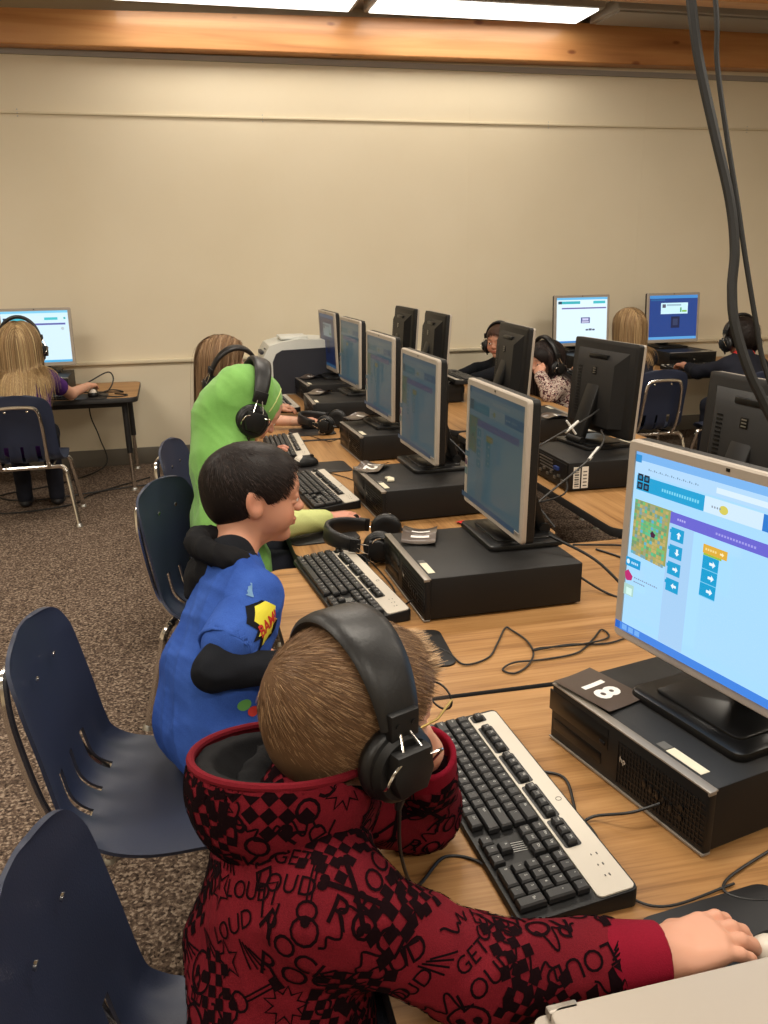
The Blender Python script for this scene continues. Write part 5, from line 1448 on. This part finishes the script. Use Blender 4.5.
def long_hair(root, base, C, Rm, sc, col, n, length, alt, palt, body_sdf, back=-.10, width=.0022, part=True, thick=.012, behind=True, hairline=.045, drop=1.0):
    S = hair_cap(C, Rm, sc, thick, hairline, back); V, F = S.grid(.005)
    o = np_mesh('hair', V-base, F, 'hair', root, np.tile(np.array(col)*.6, (len(V), 1)))
    def df(P, N):
        P = P+base; L = (P-C) @ Rm/sc
        v = np.zeros_like(L); s = np.sign(L[:, 1]+1e-4)
        t = np.clip((L[:, 2]-.02)/.08, 0, 1)
        v[:, 0] = -.50*t-.08-.25*(L[:, 0] > -.02)*np.clip((L[:, 2]+.12)/.1, 0, 1); v[:, 1] = s*t*.9; v[:, 2] = -1.0+.3*t
        w = v @ Rm.T; w[:, 2] -= .8*(1-t)
        return w
    P, N = sample_mesh(V, F, n, mask=lambda c: (lambda L: ((L[:, 2] > -.05) & ~((L[:, 0] > .045) & (L[:, 2] < .085))).astype(float)+.02*(L[:, 0] < .03))((c-C) @ Rm/sc))
    coll = SDF(); coll.p = list(body_sdf.p)
    class K:  # shift back to world
        @staticmethod
        def ev(q): return coll.ev(q+base)
    strands('hair_strands', o, P-base, N, df, length*(.8+.4*RNG.random(n)), 14, width, varied(col, .25, alt, palt), gravity=.8*drop, collide=K, lift=.12, jitter=.10)
def wear(C, Rm, label, sc=1.0, gap=.080, h=.118, bw=.052, tiltb=0, group=None, proto=None, cz=-.036):
    o = make_headphones(gap, h, bw, cz) if proto is None else copy_tree(proto)
    X = Matrix.Translation(Vector(C)) @ Matrix(Rm.tolist()).to_4x4() @ Euler((0, R(tiltb), 0)).to_matrix().to_4x4() @ Matrix.Scale(sc, 4)
    o.matrix_world = X; o['label'] = label
    if group: o['group'] = group
    return o

TAN = srgb(196, 142, 116); FAIR = srgb(204, 156, 132); PINK = srgb(206, 150, 130)

# ---------------------------------------------------------------- nearest boy, red sweatshirt
C = v3(.160, .837, .787); yaw = 24
J = seated(.065, .80, 8, 10, .355, bow=.02, sl=.35)
J['neck'] = v3(.100, .815, .690); J['chest'] = v3(.085, .80, .60)
aR = (v3(.108, .715, .640), v3(.262, .690, .545), v3(.458, .664, .543)); aL = (v3(.120, .920, .640), v3(.275, .975, .545), v3(.262, .890, .688))
J['shR'], J['shL'] = aR[0], aL[0]
rootr, base, Rm, C, hd, hs = person('nearest boy in a dark red printed hooded sweatshirt and glasses, his hand on a mouse', C, yaw, 4, 0, J['neck']+v3(-.005, 0, -.02), J, aR, aL, FAIR, 1.0, .0028,
    hands=(dict(dir=(.97, .04, .10), up=(0, 0, 1), curl=(20, 24, 20), sc=1.12, lift=-6, spread=8, thumb_in=.3), dict(dir=(-.32, -.22, .90), up=(.85, .1, .4), curl=(60, 70, 50), sc=.92)))
trousers(rootr, base, J)
def red(S):
    torso(S, J, .010, wst=.012)
    pe = J['pelvis']; S.cap(pe+J['l']*.05, pe-J['l']*.05, .088, .088, .04)
    S.cap(pe+v3(.0, 0, .02), J['chest']+v3(-.0, 0, 0), .082, .080, .05)
    for sh, el, wr in (aR, aL):
        S.cap(sh, el, .056, .053, .035); S.cap(el, mix(el, wr, .66), .053, .044, .025)
    # back yoke up to the hood base
    S.cap(J['neck']+v3(-.025, -.03, -.05), J['neck']+v3(-.025, .03, -.05), .052, .052, .04)
shirt, Vs, Fs = garment('sweatshirt', rootr, base, red, 'red_cloth', .0045, 11, .0036, 22, 1)
for (sh, el, wr), nm in ((aR, 1), (aL, 1)):
    S = SDF(); a = mix(el, wr, .70); b_ = mix(el, wr, 1.0); d = (b_-a)/np.linalg.norm(b_-a)
    S.cap(a, b_, .042, .036, .01); S.cut(b_+d*.0, d, .003); S.cap(b_-d*.012, b_+d*.04, .029, .029, .003, 's')
    V, F = S.grid(.0028); np_mesh('cuff', V-base, F, 'red_rib', shirt)
# hood thrown back: an open cloth bowl with a black lining
HC = v3(.083, .824, .724); hn = v3(.06, .17, .98); hn /= np.linalg.norm(hn)
hx = v3(1, .10, 0); hx = hx-hn*(hx@hn); HR = frame_from(hx, hn)
S = SDF(); S.ell(HC, (.110, .098, .100), HR, .02); S.ell(HC+v3(0, 0, .006), (.102, .090, .094), HR, .004, 's'); S.cut(HC+hn*.030, hn, .006)
S.ell(C+v3(.01, 0, .0), (.10, .085, .10), Rm, .01, 's')
S.wrinkle(folds(5, .0016, 20)); V, F = S.grid(.003); V = relax(V, F, 1); hood = np_mesh('hood', V-base, F, 'red_cloth', shirt); Vh2, Fh2 = V, F
S = SDF(); S.ell(HC+v3(0, 0, .004), (.1015, .0895, .0935), HR, .02); S.ell(HC+hn*.058, (.086, .074, .080), HR, .012, 's'); S.cut(HC+hn*.026, hn, .004)
S.ell(C+v3(.01, 0, .0), (.10, .085, .10), Rm, .01, 's'); S.wrinkle(folds(5, .0016, 20)); V, F = S.grid(.0035); np_mesh('hood_lining', V-base, F, 'lining', hood)
S = SDF(); S.cap(HC+v3(-.048, -.01, -.020), HC+v3(.00, .04, -.012), .026, .036, .02); S.cap(HC+v3(-.03, -.040, -.014), HC+v3(.05, -.03, -.014), .026, .034, .02); S.wrinkle(folds(8, .005, 34)); V, F = S.grid(.004); np_mesh('inner_hood', V-base, F, 'lining', hood)
# red edge binding round the hood mouth
def rimpts(rad, off, ang0=0, ang1=360, n=40):
    t = off/.105; s_ = math.sqrt(max(1-t*t, .1)); out = []
    for i in range(n+1):
        a = R(ang0+(ang1-ang0)*i/n); out.append(HC+HR @ v3(.1065*s_*math.cos(a), .0945*s_*math.sin(a), off))
    return [Vector(p-base) for p in out]
MB().tube(rimpts(0, .029, 30, 350), .0046, 8).build('hood_binding', 'red_cloth', hood)
# printed pattern, wrapped over the cloth
DD = doodles()
def scatter(V, F, cnt, spacing, seed, parent, keep):
    r = np.random.default_rng(seed); bv = BVHTree.FromPolygons([Vector(p) for p in V], [tuple(int(i) for i in f) for f in F])
    P, N = sample_mesh(V, F, cnt*30); acc = []; out = MB(); k = 0
    for p, n in zip(P, N):
        if not keep(p, n): continue
        if any(np.linalg.norm(p-q) < spacing for q in acc): continue
        acc.append(p)
        kind = DD[int(r.integers(len(DD)))][1]
        if k % 5 == 0: kind = DD[(0, 1, 3, 5)[int(r.integers(4))]][1]
        elif k % 5 == 1: kind = DD[6+int(r.integers(3))][1]
        elif k % 5 == 3: kind = DD[9+int(r.integers(len(DD)-9))][1]
        elif kind is DD[2][1]: kind = DD[12][1]
        kind = ([(x*1.22, y*1.22) for x, y in kind[0]], kind[1]); v_, f_ = decal(bv, kind, p, n, float(r.uniform(-.9, .9)) if k % 4 else float(r.uniform(0, 6)), .0011); k += 1
        if v_: out.add([Vector(q)-Vector(base) for q in v_], f_)
        if len(acc) >= cnt: break
    o = out.build('printed_pattern', 'print_dark', parent, smooth=False); o['kind'] = 'stuff'
    return bv
scatter(Vs, Fs, 330, .0325, 4, shirt, lambda p, n: p[2] > .33)
scatter(Vh2, Fh2, 90, .030, 5, hood, lambda p, n: np.dot(p-HC, n) > 0 and p[2] < HC[2]+.034)
HB = srgb(112, 84, 60)
short_hair(rootr, base, C, Rm, 1.0, HB, 17000, .026, (-.078, .028, .040), alt=srgb(152, 122, 90), palt=.30, thick=.005, hairline=.060, back=-.062, fo=(.086, .110, .098), lift=.10, width=.0008, fwd=.20, jit=.14, frontlift=.35)
# fringe swept forward off the forehead, lighter
def fringe(root, parent, C, Rm, base, n, col, alt):
    P = []; N = []
    for i in range(n):
        y = RNG.uniform(-.05, .055); x = RNG.uniform(.045, .078)*(1-abs(y)*3); z = .072+RNG.uniform(-.01, .010)-abs(y)*.35
        P.append(C+Rm @ v3(x, y, z)); N.append(Rm @ v3(.5, y*6, .85)/1.0)
    P = np.array(P); N = np.array(N); N /= np.linalg.norm(N, axis=1)[:, None]
    strands('fringe', parent, P-base, N, lambda p, q: np.tile(Rm @ v3(1, .12, .02), (len(p), 1)), .032, 5, .0009, varied(col, .2, alt, .5), lift=.05, jitter=.12)
hairo = [c for c in kids(rootr) if c.name.startswith('hair')][0]
fringe(rootr, hairo, C, Rm, base, 2600, srgb(164, 132, 98), srgb(186, 156, 120))
hpn = wear(C+Rm @ v3(-.004, 0, .0), Rm, 'big black padded headphones on the nearest boy\'s head', 1.0, .082, .112, .070, tiltb=-3, cz=-.020)
# glasses
gl = thing('eyeglasses', 'thin gold and dark framed glasses on the nearest boy\'s face', 'glasses', tuple(C)); gl.rotation_euler = (0, 0, R(yaw))
def rim(s): return [(.101, s*.031+.021*math.cos(a), -.002+.015*math.sin(a)) for a in [2*PI*k/20 for k in range(20)]]
for s in (-1, 1):
    o = MB().tube(rim(s), .0013, 6, closed=True).build('lens_rim', 'edge', gl)
    l = MB(); l.add(rim(s), [tuple(range(20))]); lo = l.build('lens', 'glass', o) if 'glass' in M else None
    MB().tube([(.100, s*.053, .002), (.060, s*.0745, .002), (.0, s*.0785, .0), (-.018, s*.078, -.012)], .0015, 6).build('temple_arm', 'gold' if s < 0 else 'edge', gl)
MB().tube([(.101, -.010, .0), (.105, 0, .004), (.101, .010, .0)], .0013, 6).build('bridge', 'gold', gl)
z = TH+.0035
cable('headphone_cable', 'black cable from the nearest boy\'s headphones across the table', [(.195, .765, .715), (.205, .80, .62), (.24, .86, .52), (.30, .93, z), (.345, .90, z), (.35, .82, z), (.33, .76, z), (.36, .72, z)], .0022)

# ---------------------------------------------------------------- boy in blue
C = v3(.134, 1.700, .808)
J = seated(.015, 1.49, 22, 18, .365, bow=.02, sl=.37)
J['neck'] = v3(.078, 1.625, .700); J['chest'] = v3(.072, 1.575, .610)
aR = (v3(.108, 1.512, .655), v3(.022, 1.388, .582), v3(.175, 1.425, .556)); aL = (v3(.085, 1.72, .650), v3(.060, 1.80, .540), v3(.110, 1.70, .470))
J['shR'], J['shL'] = aR[0], aL[0]
rootb, base, Rm, C, hd, hs = person('boy in a bright blue tee over black sleeves, looking at the second monitor', C, 4, 6, -4, J['neck']+v3(0, 0, -.02), J, aR, aL, TAN, 1.0, .0026,
    hands=(dict(dir=(.95, .1, .0), curl=(30, 30, 20), sc=.95), dict(dir=(.5, -.8, -.10), curl=(30, 20, 15), sc=.9)))
trousers(rootb, base, J)
def sl(S):
    torso(S, J, -.002)
    for sh, el, wr in (aR, aL): S.cap(sh, el, .034, .035, .02); S.cap(el, mix(el, wr, .98), .035, .028, .014)
garment('undershirt', rootb, base, sl, 'black_cloth', .0045, 21, .0022, 34)
def blue(S):
    torso(S, J, .007, wst=.006); pe = J['pelvis']
    S.cap(pe+J['l']*.055-v3(0, 0, .01), pe-J['l']*.055-v3(0, 0, .01), .086, .086, .04)
    for sh, el, wr in (aR, aL): S.cap(sh, mix(sh, el, .62), .050, .0515, .008)
    S.cap(J['neck']+v3(.01, 0, .03), J['neck']+v3(.02, 0, .09), .05, .05, .01, 's')
tee, Vb_, Fb_ = garment('blue_shirt', rootb, base, blue, 'blue_cloth', .004, 22, .0034, 20)
for sh, el, wr in (aR, aL):
    S = SDF(); d = (el-sh)/np.linalg.norm(el-sh); q = mix(sh, el, .72)
    S.cap(sh-d*.01, q+d*.02, .0535, .0530, .01); S.cut(q, d, .003); S.cap(q-d*.004, q+d*.05, .047, .047, .003, 's'); S.wrinkle(folds(29, .0022, 30))
    V, F = S.grid(.0035); np_mesh('short_sleeve', V-base, F, 'blue_cloth', tee); Vb_, Fb_ = join_nets([(Vb_, Fb_), (V, F)])
# black hood lying round the neck
S = SDF(); nk = J['neck']
ring = [nk+v3(.052*math.cos(a)-.012, .058*math.sin(a), .022-.022*math.cos(a)) for a in np.linspace(R(28), R(332), 12)]
for a, b_ in zip(ring[:-1], ring[1:]): S.cap(a, b_, .020, .020, .018)
S.ell(nk+v3(-.060, -.006, -.016), (.026, .048, .030), rotm(20, 30), .02); S.cap(nk+v3(-.070, -.01, -.03), nk+v3(-.086, -.016, -.058), .022, .014, .02)
S.ell(C, (.092, .075, .092), Rm, .004, 's')
S.wrinkle(folds(23, .005, 30)); V, F = S.grid(.004); np_mesh('black_hood', V-base, F, 'lining', rootb)
bv = BVHTree.FromPolygons([Vector(p) for p in Vb_], [tuple(int(i) for i in f) for f in Fb_])
def stick(bv, geo, org, n, rot, name, m, parent, off=.0012):
    v_, f_ = decal(bv, geo, org, n, rot, off)
    if v_: MB().add([Vector(q)-Vector(base) for q in v_], f_).build(name, m, parent, smooth=False)
def surf(bv, org, d):
    h = bv.ray_cast(Vector(org), Vector(d).normalized(), 2.0); return h[0], (h[1] if h[0] is not None else None)
camp = Vector((0, 0, 1.27))
def hit(bv, target): 
    d = Vector(target)-camp; h = bv.ray_cast(camp, d.normalized(), 5); return h[0], h[1]
p0, n0 = hit(bv, (.130, 1.492, .613))
if p0 is not None:
    n_ = (n0+Vector((.15, -.15, .0))).normalized()
    sb = [((.040 if k % 2 == 0 else .022)*math.cos(k*PI/9+.1)*(.9), (.040 if k % 2 == 0 else .022)*math.sin(k*PI/9+.1)) for k in range(18)]
    dk = [(x*1.28-.006, y*1.15-.004) for x, y in sb]
    stick(bv, fine(rrect(.085, .15, .01, 3, .045, .01), [tuple(range(24))], .008), p0, n_, R(0), 'printed_panel', 'teal_print', tee, .0008)
    stick(bv, fine(dk, [tuple(range(18))]), p0, n_, R(-12), 'printed_panel_shadow', 'black_cloth', tee, .0013)
    stick(bv, fine(sb, [tuple(range(18))]), p0, n_, R(-12), 'printed_burst', 'yellow_print', tee, .0018)
    v_, f_ = text_geo('BAM!', .026, .03); stick(bv, fine([(x, y*1.25) for x, y, z in v_], f_, .005), p0, n_, R(14), 'printed_word', 'red_print', tee, .0024)
    stick(bv, fine(*stroke([(-.005, .05), (.02, .075)], .007)), p0, n_, 0, 'printed_stroke', 'lightblue_print', tee, .002)
for tgt, geo, m, nm in (((.075, 1.45, .475), circ(0, 0, .014, .010), 'green_print', 'printed_patch'), ((.090, 1.45, .460), circ(0, 0, .012, .009), 'red_print', 'printed_patch')):
    p0, n0 = hit(bv, tgt)
    if p0 is not None: stick(bv, fine(geo, [tuple(range(len(geo)))]), p0, n0, 0, nm, m, tee, .0015)
short_hair(rootb, base, C, Rm, 1.0, srgb(34, 26, 24), 12000, .024, (-.055, .0, .075), alt=srgb(54, 42, 38), palt=.3, thick=.006, hairline=.072, back=-.060, fo=(.084, .100, .098), lift=.08, width=.0010, fwd=.35, jit=.12, capcol=srgb(24, 18, 17))

# ---------------------------------------------------------------- child in the green hood
C = v3(.205, 2.575, .840)
J = seated(.125, 2.38, 12, 12, .365, bow=.02, sl=.37)
J['neck'] = v3(.135, 2.515, .725); J['chest'] = v3(.12, 2.47, .64)
aR = (v3(.135, 2.385, .655), v3(.165, 2.265, .560), v3(.400, 2.385, .530)); aL = (v3(.15, 2.61, .665), v3(.30, 2.66, .545), v3(.285, 2.60, .640))
J['shR'], J['shL'] = aR[0], aL[0]
rootg, base, Rm, C, hd, hs = person('child in a bright green hood with pale green sleeves, one hand stretched across the table', C, 10, 38, 0, J['neck']+v3(0, 0, -.02), J, aR, aL, PINK, 1.0, .0035,
    hands=(dict(dir=(.96, .12, .05), curl=(18, 26, 20), sc=.98, lift=-4, spread=9), dict(dir=(-.1, -.35, .9), up=(-.7, .3, .2), curl=(30, 40, 30), sc=.92)))
trousers(rootg, base, J)
def slv(S):
    for sh, el, wr in (aR, aL): S.cap(sh, el, .056, .050, .03); S.cap(el, mix(el, wr, .93), .047, .032, .02)
garment('sleeves', rootg, base, slv, 'pale_green', .0045, 31, .0034, 22)
def grn(S):
    torso(S, J, .012, wst=.006); pe = J['pelvis']
    S.cap(pe+J['l']*.055, pe-J['l']*.055, .088, .088, .04)
    S.ell(C+Rm @ v3(-.020, 0, .020), (.108, .086, .094), Rm, .02)
    S.ell(C+Rm @ v3(-.045, 0, -.045), (.080, .084, .085), Rm, .05)
    S.cap(C+Rm @ v3(-.05, 0, -.08), J['neck']+v3(-.03, -.02, -.02), .078, .085, .06)
    S.cap(J['neck']+v3(-.02, -.03, 0), aR[0]+v3(-.01, .01, .0), .065, .048, .04); S.cap(J['neck']+v3(-.02, .03, 0), aL[0]+v3(-.01, -.01, 0), .065, .048, .04)
    S.ell(C+Rm @ v3(.135, 0, -.050), (.080, .060, .090), Rm, .012, 's')
gr_, Vg_, Fg_ = garment('green_hoodie', rootg, base, grn, 'green_cloth', .0048, 32, .0036, 20)
bvg = BVHTree.FromPolygons([Vector(p) for p in Vg_], [tuple(int(i) for i in f) for f in Fg_])
seam = []
for a in np.linspace(.1, 3.04, 24):
    d = Vector(Rm @ v3(.50, -math.cos(a), .15+math.sin(a))).normalized(); hq = bvg.ray_cast(Vector(C)+d*.3, -d)
    if hq[0] is not None: seam.append(hq[0]-Vector(base))
MB().tube(seam, .0022, 6).build('hood_seam', 'pale_green', rootg)
wear(C+Rm @ v3(-.012, 0, .006), Rm, 'black headphones worn over the green hood', 1.14, .084, .114, .050, tiltb=-18, group='black headphones being worn', proto=None)

# ---------------------------------------------------------------- long haired girl beyond
HPW = make_headphones(.080, .116, .034); HPW['label'] = 'x'
C = v3(.225, 4.20, .800)
J = seated(.17, 4.22, 10, 8, .365, sl=.36)
J['neck'] = v3(.205, 4.19, .690); J['chest'] = v3(.18, 4.2, .60)
aR = (v3(.20, 4.085, .635), v3(.36, 3.97, .545), v3(.545, 3.935, .532)); aL = (v3(.20, 4.30, .635), v3(.36, 4.36, .55), v3(.48, 4.32, .545))
J['shR'], J['shL'] = aR[0], aL[0]
root, base, Rm, C, hd, hs = person('girl with very long light brown hair, her bare arm reaching to a mouse', C, 15, 5, 0, J['neck']+v3(0, 0, -.02), J, aR, aL, FAIR, 1.0, .004,
    hands=(dict(dir=(.97, .05, .02), curl=(18, 24, 18), sc=.95, lift=-4), dict(dir=(.9, -.1, -.1), curl=(18, 24, 18), sc=.95)), barearm=(True, True))
trousers(root, base, J)
garment('shirt', root, base, top_fn(J, aR, aL, endR=.35, endL=.35), 'pale_top', .006, 41)
BS = SDF(); torso(BS, J, .006); BS.cap(aR[0], aR[1], .046, .04); BS.p += hs.p[:6]
long_hair(root, base, C, Rm, 1.0, srgb(124, 96, 70), 5200, .42, srgb(156, 128, 98), .35, BS, width=.0030)

# ---------------------------------------------------------------- girl in purple at the left wall table
C = v3(-.742, 4.66, .860)
J = seated(-.74, 4.49, 92, 10, .365, sl=.37)
J['neck'] = v3(-.735, 4.60, .745); J['chest'] = v3(-.72, 4.56, .66)
aR = (v3(-.625, 4.60, .690), v3(-.545, 4.80, .585), v3(-.470, 4.955, .600)); aL = (v3(-.845, 4.61, .690), v3(-.90, 4.78, .60), v3(-.86, 4.94, .585))
J['shR'], J['shL'] = aR[0], aL[0]
root, base, Rm, C, hd, hs = person('girl in a purple top with long blonde hair, back turned, at the left wall table', C, 90, 6, 0, J['neck']+v3(0, 0, -.02), J, aR, aL, FAIR, 1.0, .004,
    hands=(dict(dir=(.30, .92, -.08), curl=(18, 22, 16), sc=.95), dict(dir=(.1, .95, -.05), curl=(18, 22, 16), sc=.95)), barearm=(True, True))
trousers(root, base, J)
garment('purple_shirt', root, base, top_fn(J, aR, aL, endR=.25, endL=.25), 'purple', .006, 51)
BS = SDF(); torso(BS, J, .008); BS.p += hs.p[:6]
long_hair(root, base, C, Rm, 1.0, srgb(150, 122, 88), 6000, .30, srgb(192, 166, 122), .35, BS, width=.0028)
place(HPW, tuple(C), 0); wear(C+v3(0, 0, .0), Rm, 'black headphones worn by the girl in purple', 1.06, proto=None, gap=.086, h=.126, bw=.030, group='black headphones being worn')

# ---------------------------------------------------------------- boy in black behind the right row
C = v3(1.990, 5.17, .742)
J = seated(2.12, 5.24, 190, 14, .350, sl=.32, hw=.095)
J['neck'] = v3(2.02, 5.19, .630); J['chest'] = v3(2.04, 5.22, .55)
aR = (v3(2.02, 5.30, .575), v3(1.90, 5.36, .545), v3(1.77, 5.27, .530)); aL = (v3(2.0, 5.11, .575), v3(1.88, 5.04, .545), v3(1.78, 5.06, .530))
J['shR'], J['shL'] = aR[0], aL[0]
root, base, Rm, C, hd, hs = person('boy in a black shirt and headphones half hidden by a monitor back', C, 222, 6, 0, J['neck']+v3(0, 0, -.02), J, aR, aL, TAN, 1.0, .0032,
    hands=(dict(dir=(-.9, -.2, -.05), curl=(18, 22, 16), sc=.9), dict(dir=(-.9, .1, -.05), curl=(18, 22, 16), sc=.9)))
trousers(root, base, J)
sh_, Vq, Fq = garment('black_shirt', root, base, top_fn(J, aR, aL), 'black_cloth', .006, 61)
bv = BVHTree.FromPolygons([Vector(p) for p in Vq], [tuple(int(i) for i in f) for f in Fq])
p0, n0 = hit(bv, (1.99, 5.18, .53))
if p0 is not None: 
    g_ = [(.03, .0), (.01, .03), (-.02, .035), (-.035, .01), (-.02, -.02), (.0, -.035), (.028, -.02)]; stick(bv, fine(g_, [tuple(range(7))], .01), p0, n0, 0, 'printed_figure', 'lightblue_print', sh_, .002)
short_hair(root, base, C, Rm, 1.0, srgb(74, 50, 38), 3500, .018, (-.05, 0, .07), thick=.006, hairline=.058, back=-.06, width=.0016, lift=.12)
wear(C, Rm, 'black headphones worn by the boy in black', 1.04, gap=.082, h=.112, bw=.034, group='black headphones being worn')

# ---------------------------------------------------------------- girl in patterned top
C = v3(2.02, 4.53, .690)
J = seated(2.14, 4.50, 182, 12, .350, sl=.30, hw=.095)
J['neck'] = v3(2.065, 4.52, .60); J['chest'] = v3(2.09, 4.51, .54)
aR = (v3(2.07, 4.615, .555), v3(1.97, 4.66, .535), v3(1.85, 4.60, .530)); aL = (v3(2.05, 4.42, .560), v3(1.965, 4.33, .530), v3(1.930, 4.40, .625))
J['shR'], J['shL'] = aR[0], aL[0]
root, base, Rm, C, hd, hs = person('girl in a floral patterned top with her hand at her mouth, facing left', C, 196, 10, 0, J['neck']+v3(0, 0, -.02), J, aR, aL, FAIR, 1.0, .0035,
    hands=(dict(dir=(-.9, -.2, -.05), curl=(18, 22, 16), sc=.9), dict(dir=(.05, .75, .6), up=(-.8, -.1, .4), curl=(50, 50, 40), sc=.9)))
trousers(root, base, J)
garment('patterned_shirt', root, base, top_fn(J, aR, aL, g=.006, r=(.048, .044, .036), endL=.96), 'floral', .005, 71, .003)
BS = SDF(); torso(BS, J, .008); BS.p += hs.p[:6]
long_hair(root, base, C, Rm, 1.0, srgb(34, 27, 26), 4200, .20, srgb(54, 42, 38), .3, BS, width=.0034)
wear(C, Rm, 'black headphones worn by the girl in the floral patterned top', 1.06, gap=.088, h=.126, bw=.034, group='black headphones being worn')

# ---------------------------------------------------------------- blonde child at the right wall
C = v3(2.555, 4.60, .848)
J = seated(2.54, 4.38, 86, 12, .365, sl=.37)
J['neck'] = v3(2.545, 4.54, .735); J['chest'] = v3(2.53, 4.50, .65)
aR = (v3(2.65, 4.52, .68), v3(2.72, 4.70, .585), v3(2.68, 4.93, .580)); aL = (v3(2.435, 4.54, .68), v3(2.38, 4.72, .585), v3(2.42, 4.93, .580))
J['shR'], J['shL'] = aR[0], aL[0]
root, base, Rm, C, hd, hs = person('blonde child with shoulder length hair, back turned, between the two lit wall monitors', C, 88, 6, 0, J['neck']+v3(0, 0, -.02), J, aR, aL, FAIR, 1.0, .0045,
    hands=(dict(dir=(.0, .95, -.08), curl=(18, 22, 16), sc=.95), dict(dir=(.1, .95, -.08), curl=(18, 22, 16), sc=.95)))
trousers(root, base, J)
garment('dark_shirt', root, base, top_fn(J, aR, aL), 'jeans', .006, 81)
BS = SDF(); torso(BS, J, .008); BS.p += hs.p[:6]
long_hair(root, base, C, Rm, 1.0, srgb(138, 110, 78), 4500, .20, srgb(174, 146, 106), .35, BS, width=.0032)

# ---------------------------------------------------------------- dark haired child at the right edge
C = v3(3.205, 4.47, .785)
J = seated(3.12, 4.24, 86, 10, .355, sl=.33)
J['neck'] = v3(3.20, 4.42, .680); J['chest'] = v3(3.19, 4.40, .60)
aR = (v3(3.30, 4.41, .625), v3(3.38, 4.58, .58), v3(3.36, 4.80, .590)); aL = (v3(3.09, 4.42, .625), v3(3.03, 4.60, .575), v3(3.06, 4.80, .590))
J['shR'], J['shL'] = aR[0], aL[0]
root, base, Rm, C, hd, hs = person('child with short dark hair and a red shirt collar, back turned, at the right wall', C, 90, 4, 0, J['neck']+v3(0, 0, -.02), J, aR, aL, TAN, 1.0, .0045,
    hands=(dict(dir=(.0, .95, -.08), curl=(18, 22, 16), sc=.95), dict(dir=(.1, .95, -.08), curl=(18, 22, 16), sc=.95)))
trousers(root, base, J)
ds_, _, _ = garment('dark_jacket', root, base, top_fn(J, aR, aL, endR=.8, endL=.8), 'jeans', .006, 91)
S = SDF(); S.cap(J['neck']+v3(-.02, 0, -.005), J['neck']+v3(.02, 0, -.005), .050, .050, .01); S.cap(J['neck']+v3(-.05, 0, -.03), J['neck']+v3(.05, 0, -.03), .045, .045, .01); V, F = S.grid(.005); np_mesh('red_collar', V-base, F, 'red_collar', root)
short_hair(root, base, C, Rm, 1.0, srgb(38, 30, 27), 4200, .040, (-.055, 0, .07), thick=.014, hairline=.045, back=-.075, width=.0020, lift=.2)
wear(C, Rm, 'black headphones worn by the dark haired child at the right wall', 1.06, gap=.086, h=.122, bw=.034, group='black headphones being worn')
# spare prototype becomes the pair hanging round the long haired girl's neck
Rk = rotm(15, 62)
X = Matrix.Translation((.262, 4.06, .735)) @ Matrix(rotm(-75, 20, 0).tolist()).to_4x4() @ Matrix.Scale(1.25, 4)
HPW.matrix_world = X; HPW['label'] = 'dark padded headphones beside the long haired girl, band showing above the green hood'; HPW['group'] = 'black headphones being worn'
